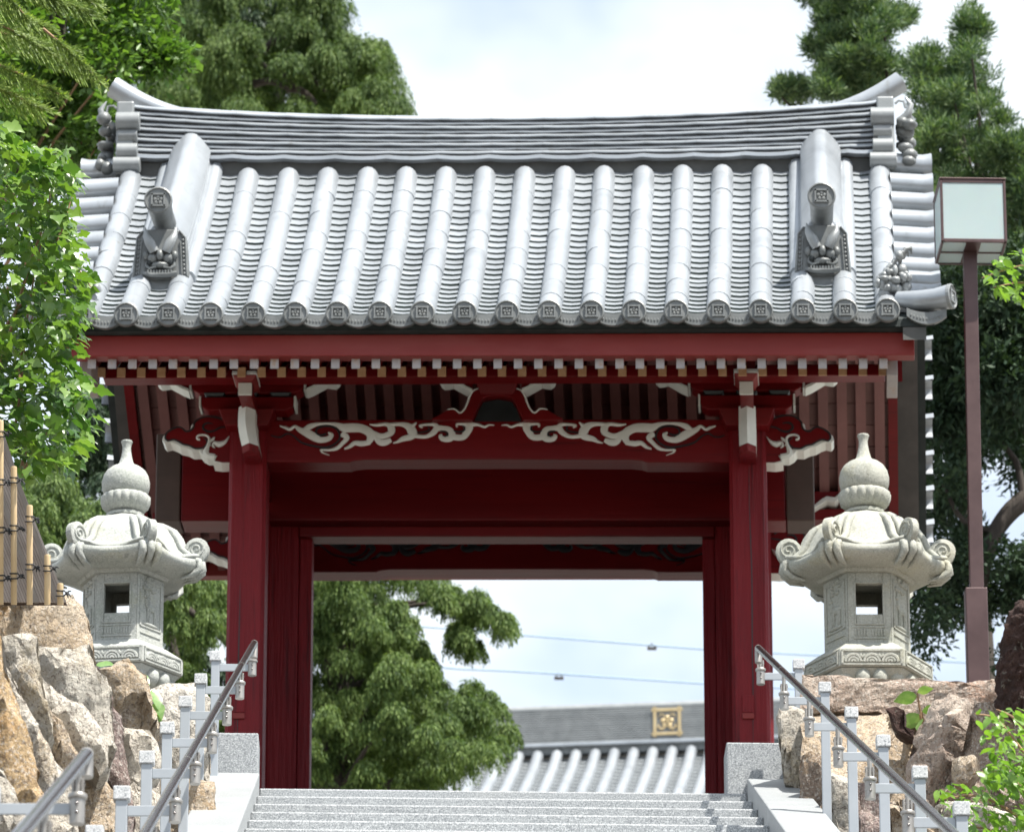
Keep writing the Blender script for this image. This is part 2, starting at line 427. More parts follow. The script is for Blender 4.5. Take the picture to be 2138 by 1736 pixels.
for j in range(len(ys) - 1):
    for i in range(nx_ - 1):
        a = j * nx_ + i
        g.f.append((a, a + 1, a + nx_ + 1, a + nx_)); g.mi.append(0 if ys[j] < 31 else 1)
struct(g.build('ground', [M['soil'], M['gravel']]))

# ------------------------------------------------------------------ stair
def SX(x, y, z): return (x - .047 - .0147 * (y - 31), y, z - .0115 * x)
TREAD = .485; RISE = TREAD * TAN
stair = thing('stone_staircase', 'long straight flight of grey granite steps climbing to the red gate', 'staircase', (-.047, 31, TOPZ))
sl = MB().box(-1.325, 1.325, 0, TREAD + .03, -RISE + .004, 0)
NST = 56
base = None
for i in range(NST):
    y0 = 31 - i * TREAD; z0 = TOPZ - i * RISE
    m_ = MB()
    m_.box(-1.325, 1.325, y0, y0 + TREAD + .02, z0 - RISE + .003, z0)
    m_.xf(SX)
    m_.build('step', M['granite'], stair, bevel=.009)
    # thin bright nosing left by the dressed edge
# sloping side kerbs cut in slabs
for sx in (-1, 1):
    a, b = (-1.60, -1.325) if sx < 0 else (1.325, 1.60)
    k = 0; y = 31.0
    while y > 3.2:
        L_ = 1.55 if k else 1.75
        y1 = max(y - L_ + .008, 3.1)
        zt = lambda yy: TOPZ - TAN * (31 - yy) + .085
        c = [(a, y1, zt(y1) - .42), (b, y1, zt(y1) - .42), (b, y, zt(y) - .42), (a, y, zt(y) - .42), (a, y1, zt(y1)), (b, y1, zt(y1)), (b, y, zt(y)), (a, y, zt(y))]
        MB().hexa(c).xf(SX).build('kerb_slab', M['granite_top'], stair, bevel=.008)
        y -= L_; k += 1
MB().box(-1.62, -1.335, 31.02, 31.30, TOPZ - .3, TOPZ + .318).xf(SX).build('end_block', M['granite'], stair, bevel=.008)
MB().box(1.215, 1.535, 31.02, 31.30, TOPZ - .3, TOPZ + .295).xf(SX).build('end_block', M['granite'], stair, bevel=.008)
terr = MB().box(-6, 6, 31.6, 41, TOPZ - .4, TOPZ).build('terrace_paving', M['granite'])
struct(terr)

# ------------------------------------------------------------------ temple gate
def XC(y): return -.087 + .055 * (y - 34)
def G(x, y, z):
    t = max(0.0, min(1.0, (z - 12.3) / .3))
    return (x + XC(y), y, z + .007 * x * t)
def gx(px, py, Y): return P(px, py, Y).x - XC(Y)
def gz(py, Y): return P(1069, py, Y).z
GATE = thing('temple_gate', 'red wooden temple gate with a silver tiled roof at the top of the stone stair', 'gate', (-.087, 34, TOPZ))
def gb(name, m, x0, x1, y0, y1, z0, z1, bevel=.006, parent=None):
    return MB().box(x0, x1, y0, y1, z0, z1).xf(G).build(name, m, parent or GATE, bevel=bevel)
PX = 1.519                                  # pillar centre from the gate's axis
for yy in (34.0, 36.1):
    for s in (-1, 1):
        m_ = MB()
        w = .113
        zz = [TOPZ, TOPZ + 1.2, TOPZ + 2.4, 12.42]
        vs = []
        for z in zz:
            for (a, b_) in ((-w + .02, 0), (w - .02, 0), (w, .02), (w, 2 * w - .02), (w - .02, 2 * w), (-w + .02, 2 * w), (-w, 2 * w - .02), (-w, .02)):
                vs.append((s * PX + a, yy + b_, z))
        fs = []
        for i in range(3):
            for k in range(8): fs.append((i * 8 + k, i * 8 + (k + 1) % 8, i * 8 + 8 + (k + 1) % 8, i * 8 + 8 + k))
        fs.append(tuple(range(7, -1, -1))); fs.append(tuple(range(24, 32)))
        pl = m_.add(vs, fs).xf(G).build('pillar', M['red'], GATE, smooth=30)
        MB().lathe([(.19, 0), (.19, .06), (.155, .12), (.15, .16)], 20, (0, 0, 0)).xf(lambda x, y, z: G(s * PX + x, yy + w + y, TOPZ + z)).build('stone_footing', M['granite'], GATE, smooth=40)
        if yy == 34.0:
            cx = gx(499 if s < 0 else 1562, 1480, 34)
            z1 = gz(1462 if s < 0 else 1462, 34)
            gb('wood_plug', M['red'], cx - .035, cx + .035, 33.993, 34.05, z1 - .075, z1 + .035, .003)
            gb('wood_plug', M['red_dull'], cx - .035, cx + .035, 33.988, 34.05, z1 - .115, z1 - .078, .003)
            # long drying crack: a shallow dark groove piece
            xc = s * PX + (.012 if s > 0 else -.035)
            pts = []
            zt, zb = (12.05, 10.3) if s > 0 else (11.3, 10.25)
            for i in range(15):
                z = zt + (zb - zt) * i / 14
                pts.append((xc + .018 * noise.noise(Vector((z * 1.3, s, 0))), z, .002 + .005 * math.sin(PI * i / 14)))
            MB().stroke(pts, 34.0, .0015, sub=2, ridge=False).xf(G).build('drying_crack', M['black'], GATE)
# door posts, jambs, lintels
for s in (-1, 1):
    a, b = s * gx(570 if s < 0 else 1545, 1400, 35.0) , s * gx(628 if s < 0 else 1487, 1400, 35.0)
    x0, x1 = sorted((s * 1.485, s * 1.295))
    gb('door_post', M['red'], x0, x1, 35.0, 35.22, TOPZ, 12.1)
    x0, x1 = sorted((s * 1.293, s * 1.215))
    gb('door_jamb', M['red'], x0, x1, 35.04, 35.18, TOPZ, 12.0)
    x0, x1 = sorted((s * 1.47, s * 1.515))
    gb('side_board', M['red'], x0, x1, 34.226, 35.0, TOPZ + .3, 12.05)
    x0, x1 = sorted((s * 1.50, s * 1.54))
    gb('side_board', M['red'], x0, x1, 35.222, 36.1, TOPZ + .3, 12.05)
ZK0, ZK1 = gz(1086, 34.88), gz(958, 34.88) + .16
xl, xr = gx(378, 1020, 34.88), gx(1640, 1020, 34.88)
gb('transom_beam', M['red_x'], xl, xr, 34.88, 35.12, ZK0, ZK1, .01)
xl2, xr2 = gx(325, 1020, 34.88), gx(1700, 1020, 34.88)
gb('beam_end_cover', M['brown'], xl2, xl - .003, 34.87, 35.13, ZK0 - .004, ZK1 + .02, .008)
gb('beam_end_cover', M['brown'], xr + .003, xr2, 34.87, 35.13, ZK0 - .004, ZK1 + .02, .008)
gb('lintel', M['red_x'], -1.293, 1.293, 34.98, 35.14, gz(1119, 34.98), ZK0 - .003, .008)
# tie beams between the pillar pairs, left and right
for s in (-1, 1):
    x0, x1 = sorted((s * (PX - .06), s * (PX + .06)))
    gb('side_tie_beam', M['red_x'], x0, x1, 34.22, 36.11, 12.12, 12.32)

# ---- shapes traced as outlines, real thickness
def cv(sx, sy, k):        # crop picture -> frame units
    return lambda x, y: ((sx + x / k) / 1.916, (sy + y / k) / 1.916)
c_beam = cv(1080, 1640, 2.2745)
c_nose = cv(600, 1450, 3.563)
c_mid = cv(1200, 1350, 2.138)
def loc_pts(cf, pts, Y, cx=None, unit=True):
    """crop points -> gate-local (x, z[, w])"""
    out = []
    for p in pts:
        a, b = cf(p[0], p[1])
        q = P(a, b, Y)
        r = (q.x - XC(Y), q.z)
        if len(p) > 2:
            a2, _ = cf(p[0] + p[2], p[1])
            r = r + (abs(P(a2, b, Y).x - q.x),)
        out.append(r)
    return out
SW = [
 [(80,135,10),(130,150,24),(170,165,26),(215,138,24),(260,170,42),(330,200,66),(400,240,66),(450,262,50),(520,250,44),(548,215,34),(520,195,16)],
 [(300,170,30),(350,140,46),(420,118,30),(520,112,24),(600,125,40),(660,150,70),(740,150,76),(820,155,70),(890,190,70),(905,240,60),(880,290,40)],
 [(640,205,50),(690,240,42),(650,290,32),(600,335,30),(540,352,22),(460,352,18),(455,358,18),(470,378,12),(530,402,3)],
 [(900,285,36),(820,295,44),(760,290,36),(710,325,26),(665,343,12)],
 [(895,120,8),(960,125,26),(1040,118,28),(1080,135,50),(1095,165,60),(1085,200,48),(1010,228,44),(940,205,40),(880,165,30)],
 [(940,215,36),(980,275,50),(1030,285,54),(1090,262,36)],
 [(1080,122,30),(1180,118,34),(1250,140,60),(1285,190,76),(1275,230,56),(1200,252,42),(1150,278,22),(1108,290,8)],
 [(1285,135,36),(1322,104,10)],
 [(1310,225,34),(1400,232,30),(1470,200,44),(1505,150,50),(1480,122,30),(1400,122,22),(1355,132,22),(1378,150,12)],
 [(1505,150,46),(1570,160,50),(1620,175,60),(1645,220,60),(1620,252,50),(1560,250,44),(1536,225,24),(1556,214,14)],
 [(1645,230,50),(1700,240,50),(1750,232,50),(1780,190,60),(1805,135,56),(1750,117,26),(1692,118,22),(1692,146,14)],
 [(1800,122,44),(1880,122,24),(1940,142,20),(1980,125,15),(2030,130,4)]]
SB = [
 [(0,222,6),(40,236,8),(90,236,9),(145,207,10),(200,225,10),(280,290,12),(400,322,14),(500,332,14),(580,300,14),(625,245,16),(608,180,14),(560,145,13),(480,140,12),(420,160,14),(410,200,16),(450,222,14),(505,206,12)],
 [(1330,197,8),(1400,190,12),(1440,170,14),(1425,138,8)], [(1538,185,8),(1590,190,14),(1608,215,14),(1576,236,10)], [(1660,180,8),(1712,192,14),(1762,172,14),(1745,136,8)]]
MIRX = 2063
def beam_front(y, body_m, scroll_m, line_m, w_half, name, zshift=0.0, sc=1.0):
    """rainbow beam with carved clouds on its front; y = its front plane"""
    Y0 = 34.0
    def L2(p):  # crop -> local at the front plane, re-seated at y
        q = loc_pts(c_beam, [p], Y0)[0]
        cx = loc_pts(c_beam, [(MIRX, 200)], Y0)[0][0]
        r = (q[0] - cx, q[1] + zshift)
        return r + ((q[2],) if len(q) > 2 else ())
    zt = gz(873, Y0) + zshift
    zb = lambda cy: L2((700, cy))[1]
    half = [(-w_half, zb(462)), (L2((715, 0))[0], zb(462)), (L2((760, 0))[0], zb(447)), (L2((850, 0))[0], zb(438)), (0, zb(434))]
    poly = half + [(-x, z) for x, z in reversed(half[:-1])] + [(w_half, zt), (-w_half, zt)]
    bo = MB().prism(poly, y, y + .19).xf(G).build('carved_beam', body_m, GATE, bevel=.008)
    for s in (1, -1):
        m_ = MB()
        for st in SW:
            m_.stroke([(s * a, b, c * 1.15) for a, b, c in (L2(p) for p in st)], y, .013, sub=4)
        m_.xf(G).build(name, scroll_m, bo, smooth=50)
        for st in SB:
            MB().stroke([(s * a, b, c) for a, b, c in (L2(p) for p in st)], y, .0135, sub=4, ridge=False).xf(G).build('black_outline', line_m, bo)
beam_front(34.02, M['red_x'], M['white'], M['black'], PX - .11, 'cloud_carving')
beam_front(36.12, M['red_x'], M['black'], M['black'], PX - .11, 'cloud_carving')

NOSE = [(1120,850),(1060,825),(1000,785),(900,752),(780,742),(680,775),(610,835),(598,900),(555,948),(490,962),(440,920),(380,900),(290,930),(215,985),(192,1050),(230,1095),(310,1078),(380,1104),(450,1145),(540,1165),(620,1205),(720,1200),(760,1250),(830,1290),(940,1300),(900,1375),(1000,1400),(1120,1400)]
def nose(Y, s, white):
    pts = loc_pts(c_nose, NOSE, 34.0)
    ex = pts[0][0]
    def T(p): return (s * (PX + .112 + (ex - p[0])), p[1]) + ((p[2],) if len(p) > 2 else ())
    poly = [T(p) for p in pts]
    # white-sided body
    bo = MB().prism([(x + s * .020 * min(1.0, abs(x - s * (PX + .112)) / .12), z - .012 * min(1.0, abs(x - s * (PX + .112)) / .12)) for x, z in poly], Y + .012, Y + .17).xf(G).build('cloud_nose', M['white'] if white else M['black'], GATE, bevel=.003)
    body = poly
    MB().prism([(x, z) for x, z in body], Y + .002, Y + .010).xf(G).build('nose_face', M['red_x'], bo)
    m_ = MB()
    line = [p + (24,) for p in NOSE[1:22]]
    m_.stroke([T(p) for p in loc_pts(c_nose, line, 34.0)], Y + .002, .004, sub=3, ridge=False)
    for st in ([(720,1200,18),(785,1150,26),(790,1095,24),(740,1055,14)], [(1120,890,10),(1060,895,20),(970,910,24),(890,955,28),(800,965,34),(735,920,34),(745,865,28),(800,840,24),(875,850,12)]):
        m_.stroke([T(p) for p in loc_pts(c_nose, st, 34.0)], Y + .002, .005, sub=3, ridge=False)
    m_.xf(G).build('black_outline', M['black'], bo)
    m_ = MB()
    for st in ([(690,1085,22),(650,1070,30),(660,1030,30),(730,1015,28),(800,1035,34),(825,1090,40),(800,1180,50),(770,1260,90),(800,1310,90),(900,1330,90)],
               [(905,1200,10),(870,1170,30),(900,1130,60),(960,1150,80),(1020,1130,60),(1060,1100,34),(1105,1040,6)],
               [(840,1170,14),(825,1120,24),(870,1080,40),(900,1050,10)]):
        m_.stroke([T(p) for p in loc_pts(c_nose, st, 34.0)], Y + .002, .02, sub=4)
    m_.xf(G).build('flame_carving', M['white'] if white else M['black'], bo, smooth=50)
for s in (-1, 1):
    nose(34.02, s, True)
    nose(36.14, s, True)

# ---- bracket sets over the pillars (front and rear)
def zc(cy, Y=33.95): return gz(c_nose(0, cy)[1], Y)
def xcn(cx, Y=33.95): return gx(c_nose(cx, 600)[0], 800, Y)
def curl(s, x0, z0, Y, mirror):
    """white scrolled bracket end rising outwards; x0,z0 = root"""
    pts = [(0, 0), (-.04, .018), (-.085, .045), (-.12, .066), (-.15, .060), (-.175, .058), (-.195, .075), (-.205, .10)]
    m_ = MB()
    top = [(x, z + (.030 if 1 < i < 7 else .02)) for i, (x, z) in enumerate(pts)]
    poly = [(s * x + x0, z + z0) for x, z in pts] + [(s * x + x0, z + z0) for x, z in reversed(top)]
    m_.prism(poly, Y - .02, Y + .12)
    m_.xf(G).build('scroll_end', M['white'], GATE, bevel=.003)
    up = [(s * x + x0, z + z0 + .03) for x, z in pts] + [(x0 - s * .205, z0 + .135), (x0, z0 + .135)]
    MB().prism(up, Y + .0, Y + .11).xf(G).build('scroll_arm', M['red_x'], GATE, bevel=.003)
def brackets(Yf, d, s, detail=True):
    """Yf = plane of the arm faces; d=-1 the outer side faces the camera"""
    c = s * PX
    y0, y1 = Yf, Yf + .13
    zl0, zl1 = zc(690), zc(480)       # lower arm
    zu0, zu1 = zc(455), zc(230)
    hw1, hw2 = .285, .345
    def arm(hw, z0, z1, nm):
        h = z1 - z0
        poly = [(c - hw + .05, z0), (c + hw - .05, z0), (c + hw - .015, z0 + h * .22), (c + hw, z0 + h * .5), (c + hw, z1), (c - hw, z1), (c - hw, z0 + h * .5), (c - hw + .015, z0 + h * .22)]
        MB().prism(poly, y0, y1).xf(G).build(nm, M['red_x'], GATE, bevel=.006)
    arm(hw1, zl0, zl1 - .004, 'bracket_arm')
    arm(hw2, zu0 + .01, zu1, 'bracket_arm')
    for sx in (-1, 1):
        for (hw, z0, z1) in ((hw1, zl0, zl1), (hw2, zu0, zu1)):
            x = c + sx * (hw + .004)
            MB().box(x - .006, x + .006, y0 - .004, y1 + .004, z0 + (z1 - z0) * .25, z1).xf(G).build('white_edge', M['white'], GATE)
        curl((1 if sx < 0 else -1), c + sx * (hw2 + .012), zu0 + .015, Yf, sx)
    # bearing blocks
    for (z0, z1, hw) in ((zl0 - .11, zl0 - .004, .17),):
        MB().hexa([(c - hw * .75, y0 - .03, z0), (c + hw * .75, y0 - .03, z0), (c + hw * .75, y1 + .05, z0), (c - hw * .75, y1 + .05, z0),
                   (c - hw, y0 - .05, z1), (c + hw, y0 - .05, z1), (c + hw, y1 + .07, z1), (c - hw, y1 + .07, z1)]).xf(G).build('bearing_block', M['red_x'], GATE, bevel=.005)
    for dx in (-.20, 0, .20):
        MB().hexa([(c + dx - .05, y0 - .01, zl1 - .002), (c + dx + .05, y0 - .01, zl1 - .002), (c + dx + .05, y1 + .02, zl1 - .002), (c + dx - .05, y1 + .02, zl1 - .002),
                   (c + dx - .065, y0 - .02, zu0 + .008), (c + dx + .065, y0 - .02, zu0 + .008), (c + dx + .065, y1 + .03, zu0 + .008), (c + dx - .065, y1 + .03, zu0 + .008)]).xf(G).build('bearing_block', M['black'], GATE, bevel=.004)
for s in (-1, 1):
    brackets(33.93, -1, s)
    brackets(36.2, 1, s)
    c = s * PX
    Yp = 33.52
    dz = lambda py: gz(py, Yp)
    xo = (gx(511.5, 800, Yp) - (-PX)) if s < 0 else (gx(1558, 800, Yp) - PX)
    c = c + xo
    # forward arm, cap block, square white end
    gb('forward_arm', M['red_x'], c - .040, c + .040, Yp + .02, 34.1, dz(824) , dz(800), .004)
    MB().box(c - .041, c + .041, Yp, Yp + .018, dz(823), dz(797)).xf(G).build('white_end', M['white'], GATE, bevel=.003)
    MB().hexa([(c - .045, Yp - .02, dz(797) + .004), (c + .045, Yp - .02, dz(797) + .004), (c + .045, Yp + .16, dz(797) + .004), (c - .045, Yp + .16, dz(797) + .004),
               (c - .072, Yp - .04, dz(785)), (c + .072, Yp - .04, dz(785)), (c + .072, Yp + .18, dz(785)), (c - .072, Yp + .18, dz(785))]).xf(G).build('bearing_block', M['red_dull'], GATE, bevel=.003)
    MB().box(c - .074, c + .074, Yp - .045, Yp + .19, dz(785) + .003, dz(777)).xf(G).build('white_plate', M['white'], GATE, bevel=.002)
    gb('eave_strut', M['red_dull'], c - .055, c + .055, Yp + .0, Yp + .35, dz(777) + .003, 12.62, .004)
    # white faceted beam nose hanging in front of the pillar
    Yn = 33.72
    nz0, nz1 = gz(924, Yn), gz(842, Yn)
    m_ = MB(); rings = []
    K = 8
    for i in range(K + 1):
        t = i / K
        z = nz0 + (nz1 - nz0) * t
        bend = .018 * math.sin(PI * t) * (-1)
        xo2 = (.022 * (.5 - t) * (1 if s < 0 else 0)) + (-.012 * math.sin(PI * t) if s < 0 else 0)
        w = .052 * (1 - .05 * abs(t - .5))
        rings.append([(c + xo2 - w, Yn + .06, z), (c + xo2, Yn + bend, z), (c + xo2 + w, Yn + .06, z), (c + xo2 + w, Yn + .30, z), (c + xo2 - w, Yn + .30, z)])
    # pointed top
    vs = [v for r in rings for v in r]
    fs = [(i * 5 + k, i * 5 + (k + 1) % 5, i * 5 + 5 + (k + 1) % 5, i * 5 + 5 + k) for i in range(K) for k in range(5)]
    n0 = K * 5
    vs += [(c, Yn + .30, nz1 + .045), (c, Yn + .08, nz1 + .02)]
    fs += [(n0, n0 + 1, len(vs) - 1), (n0 + 1, n0 + 2, len(vs) - 1), (n0 + 2, n0 + 3, len(vs) - 2, len(vs) - 1), (n0 + 4, n0, len(vs) - 1, len(vs) - 2), (n0 + 3, n0 + 4, len(vs) - 2)]
    m_.add(vs, fs).xf(G).build('white_nose', M['white'], GATE)
    b_ = rings[0]
    MB().add([(x, y - .002, z - .003) for x, y, z in b_] + [(x * .96 + c * .04, y + .03, z - .035) for x, y, z in b_], [(0, 1, 2, 3, 4), (9, 8, 7, 6, 5)] + [(k, k + 5, (k + 1) % 5 + 5, (k + 1) % 5) for k in range(5)]).xf(G).build('nose_underside', M['red'], GATE)
# ---- frog-leg strut in the middle, front and rear
KM = [(1600,440),(1540,440),(1482,468),(1452,520),(1440,560),(1412,620),(1370,652),(1320,622),(1260,628),(1190,670),(1130,700),(1130,712),(1470,712),(1475,690),(1510,630),(1530,580),(1565,525),(1620,508),(1690,503)]
def strut(Y):
    cx0 = loc_pts(c_mid, [(1690, 500)], 33.98)[0][0]
    h = [(x - cx0, z) for x, z in loc_pts(c_mid, KM, 33.98)]
    poly = h + [(-x, z) for x, z in reversed(h[:-1])]
    MB().prism(poly, Y, Y + .10).xf(G).build('frog_leg_strut', M['red_x'], GATE, bevel=.004)
    for s in (-1, 1):
        line = [(1540,440,8),(1482,466,12),(1450,520,16),(1436,562,16),(1408,622,14),(1370,652,14),(1322,620,10),(1262,626,4)]
        MB().stroke([(-s * (a - cx0), b, w) for a, b, w in loc_pts(c_mid, line, 33.98)], Y, .012, sub=4).xf(G).build('white_edge', M['white'], GATE, smooth=50)
    a = [(1490,700),(1530,600),(1565,540),(1690,515)]
    q = [(x - cx0, z) for x, z in loc_pts(c_mid, a, 33.98)]
    MB().prism(q + [(-x, z) for x, z in reversed(q[:-1])], Y + .05, Y + .07).xf(G).build('dark_panel', M['black'], GATE)
    z0, z1 = gz(c_mid(0, 462)[1], 33.9), gz(c_mid(0, 350)[1], 33.9)
    MB().hexa([(-.10, Y - .02, z0), (.10, Y - .02, z0), (.10, Y + .12, z0), (-.10, Y + .12, z0), (-.135, Y - .05, z1), (.135, Y - .05, z1), (.135, Y + .15, z1), (-.135, Y + .15, z1)]).xf(G).build('bearing_block', M['red_x'], GATE, bevel=.005)
    for s in (-1, 1):
        curl((1 if s < 0 else -1), s * .150, z0 + .01, Y - .02, s)
strut(33.96); strut(36.22)

# ---- roof geometry
YE, YR = 32.8, 35.0
ZE = 12.54
def prof(t):      # t from eave (0) to ridge (1): y offset from the eave, z
    return 2.2 * t, ZE + 1.9 * (.78 * t + .22 * t * t)
def dprof(t):
    return Vector((0, 2.2, 1.9 * (.78 + .44 * t))).normalized()
def roofp(t, side=1):
    y, z = prof(t)
    return (YE + y, z) if side > 0 else (2 * YR - YE - y, z)
def nrm(t, side=1):
    d = dprof(t)
    return (-d.z * side, d.y)       # (y, z)
XV = 2.455                               # edge of the lengthwise tiles; the verge tiles lie beyond
XEDGE = 2.70
# purlins, rafters, fascias on both sides
for side in (1, -1):
    fy = (lambda y: y) if side > 0 else (lambda y: 2 * YR - y)
    def sb(name, m, x0, x1, ya, yb, z0, z1, bevel=.005):
        a, b = sorted((fy(ya), fy(yb)))
        return gb(name, m, x0, x1, a, b, z0, z1, bevel)
    sb('purlin', M['red_x'], -2.36, 2.36, 33.60, 33.73, gz(786, 33.6), gz(770, 33.6) + .02)
    sb('eave_fascia', M['red_dull'], -2.55, 2.53, 32.90, 33.0, gz(742, 32.9), gz(697, 32.9))
    sb('eave_batten', M['gap'], -2.57, 2.55, 32.84, 32.97, gz(697, 32.9) + .003, gz(697, 32.9) + .062, .003)
    nraf = 40
    for i in range(nraf):
        x = -2.345 + i * (4.69 / (nraf - 1))
        hw = .0235
        hwb = .0235 if side > 0 else .032
        if side > 0 or True:
            zt0 = gz(751, 32.97) + (0 if side > 0 else .075)
            za, zb_ = zt0 - .058, zt0
            ya = 32.96; yb = 34.35; sl_ = .60
            def raf(nm, mm, ya, yb, za, zb_, hw=hw):
                c = [(x - hw, fy(ya), za), (x + hw, fy(ya), za), (x + hw, fy(yb), za + (yb - ya) * sl_), (x - hw, fy(yb), za + (yb - ya) * sl_),
                     (x - hw, fy(ya), zb_), (x + hw, fy(ya), zb_), (x + hw, fy(yb), zb_ + (yb - ya) * sl_), (x - hw, fy(yb), zb_ + (yb - ya) * sl_)]
                if side < 0: c = [c[1], c[0], c[3], c[2], c[5], c[4], c[7], c[6]]
                return MB().hexa(c).xf(G).build(nm, mm, GATE)
            rf = raf('rafter', M['red_x'] if side > 0 else M['soffit_red'], 32.965, 33.7, za, zb_)
            # painted square end
            MB().box(x - hw - .001, x + hw + .001, min(fy(32.953), fy(32.9645)), max(fy(32.953), fy(32.9645)), za - .001, zb_ + .001).xf(G).build('rafter_end', M['rafter_white'], rf)
            y2 = 33.40; z2 = gz(765.5, y2)
            rf = raf('base_rafter', M['red_x'] if side > 0 else M['soffit_red'], y2 + .006, 34.98, z2 - .060, z2, hwb)
            MB().box(x - hw - .001, x + hw + .001, min(fy(y2 - .006), fy(y2 + .005)), max(fy(y2 - .006), fy(y2 + .005)), z2 - .061, z2 + .001).xf(G).build('rafter_end', M['rafter_tan'], rf)
# soffit boards: rear slope seen from below, one board per run
NB = 11
def softp(t, side):
    a_ = 33.62 if side > 0 else 33.28
    y = a_ + (34.97 - a_) * t
    z = (gz(765.5, 33.40) if side > 0 else gz(765.5, 33.40)) + (y - 33.40) * .60
    return (y if side > 0 else 2 * YR - y), z
def soft_z(y): return gz(765.5, 33.40) + ((y if y < YR else 2 * YR - y) - 33.40) * .60
for side in (1, -1):
    for k in range(NB):
        t0, t1 = k / NB, (k + .955) / NB
        if side > 0 and k == 0: continue
        y0, z0 = softp(t0, side); y1, z1 = softp(t1, side)
        ya, yb = (y0, y1)
        for x0, x1 in ((-2.40, -1.2), (-1.197, 0), (.003, 1.2), (1.203, 2.40)):
            o1, o2 = -.004, -.024
            c = [(x0, ya, z0 - o1), (x1, ya, z0 - o1), (x1, yb, z1 - o1), (x0, yb, z1 - o1), (x0, ya, z0 - o2), (x1, ya, z0 - o2), (x1, yb, z1 - o2), (x0, yb, z1 - o2)]
            if side < 0: c = [c[1], c[0], c[3], c[2], c[5], c[4], c[7], c[6]]
            MB().hexa(c).xf(G).build('soffit_board', M['soffit'], GATE)
    # solid deck above the boards
    m_ = MB(); K = 10
    vs = []
    for k in range(K + 1):
        y, z = roofp(k / K, side)
        vs += [(-XEDGE + .05, y, z - .05), (XEDGE - .05, y, z - .05), (XEDGE - .05, y, z - .006), (-XEDGE + .05, y, z - .006)]
    fs = [(a * 4 + j, a * 4 + (j + 1) % 4, a * 4 + 4 + (j + 1) % 4, a * 4 + 4 + j) for a in range(K) for j in range(4)] + [(0, 1, 2, 3), (K * 4 + 3, K * 4 + 2, K * 4 + 1, K * 4)]
    m_.add(vs, fs).xf(G).build('roof_deck', M['gap'], GATE)
# ridge purlin and gable boards
gb('ridge_purlin', M['red_x'], -2.36, 2.36, 34.93, 35.07, 13.20, 13.36)
for s in (-1, 1):
    for side in (1, -1):
        for (xa, xb, da, db, nm, mm) in ((2.40, 2.46, .40, .05, 'bargeboard', M['red_x']), (2.463, 2.60, .13, .055, 'verge_board', M['verge_under'])):
            K = 10; vs = []
            for k in range(K + 1):
                t = k / K if (side < 0 or nm != 'bargeboard') else .22 + .78 * k / K
                y, z = roofp(t, side)
                dd = da * (1 - .25 * t) if nm != 'bargeboard' else (z - soft_z(y) + .07)
                x0, x1 = sorted((s * xa, s * xb))
                vs += [(x0, y, z - dd), (x1, y, z - dd), (x1, y, z - db), (x0, y, z - db)]
            fs = [(a * 4 + j, a * 4 + (j + 1) % 4, a * 4 + 4 + (j + 1) % 4, a * 4 + 4 + j) for a in range(K) for j in range(4)] + [(0, 1, 2, 3), (K * 4 + 3, K * 4 + 2, K * 4 + 1, K * 4)]
            MB().add(vs, fs).xf(G).build(nm, mm, GATE)
    # grey-white end of the eave purlin
    x0, x1 = sorted((s * 2.365, s * 2.43))
    gb('purlin_end', M['rafter_white'], x0, x1, 33.1, 33.5, gz(783, 33.1), gz(722, 33.1), .004)

# ---- tiles
def roof_obj(name, me, x, t, side=1, parent=None):
    y, z = roofp(t, side)
    j = rnd.uniform
    o = obj(name, me, parent or GATE, G(x + j(-.0025, .0025), y + j(-.002, .002), z + j(0, .0015)))
    o.rotation_euler = (j(-.004, .004), j(-.012, .012), j(-.006, .006))
    return o
def relmesh(build, t_ref, side, name, m, smooth):
    """build(mb) in gate-local coordinates at x=0; verts become relative to the roof point at t_ref"""
    mb = MB(); build(mb)
    y, z = roofp(t_ref, side)
    mb.v = [(x + .055 * (yy - y), yy - y, zz - z) for x, yy, zz in mb.v]
    me = mb.mesh(name, m, smooth)
    bm = bmesh.new(); bm.from_mesh(me); bmesh.ops.recalc_face_normals(bm, faces=bm.faces); bm.to_mesh(me); bm.free()
    if smooth: me.set_sharp_from_angle(angle=math.radians(smooth))
    return me
def halfround(mb, t0, t1, r0, r1, side, lift=.022, n=8, steps=2, cap_top=False):
    rings = []
    for k in range(steps + 1):
        t = t0 + (t1 - t0) * k / steps
        y, z = roofp(t, side); ny, nz_ = nrm(t, side)
        r = r0 + (r1 - r0) * k / steps
        rings.append([(-r * math.cos(-.25 + (PI + .5) * j / n), y + ny * (lift + r * math.sin(-.25 + (PI + .5) * j / n)), z + nz_ * (lift + r * math.sin(-.25 + (PI + .5) * j / n))) for j in range(n + 1)])
    if cap_top:
        for f_, dt in ((.8, .014), (.45, .024), (.05, .028)):
            t = t1 + dt
            y, z = roofp(t, side); ny, nz_ = nrm(t, side)
            r = r1 * f_
            rings.append([(-r * math.cos(-.25 + (PI + .5) * j / n), y + ny * (lift + r * math.sin(-.25 + (PI + .5) * j / n)), z + nz_ * (lift + r * math.sin(-.25 + (PI + .5) * j / n))) for j in range(n + 1)])
    m = n + 1
    vs = [v for r in rings for v in r]
    fs = [(a * m + j, a * m + j + 1, a * m + m + j + 1, a * m + m + j) for a in range(len(rings) - 1) for j in range(n)]
    fs.append(tuple(range(m)))
    mb.add(vs, fs)
NC = 20; PITCHX = .2497; RT = .071
cols = [-(NC - 1) / 2 * PITCHX + i * PITCHX for i in range(NC)]
NSEG = 8
TOPT = .925
segm = [relmesh(lambda mb: halfround(mb, k * TOPT / NSEG - .004, (k + 1) * TOPT / NSEG, RT + .001, RT - .001, 1, cap_top=(k == NSEG - 1)), k * TOPT / NSEG, 1, 'round_tile_%d' % k, M['tile'], 50) for k in range(NSEG)]
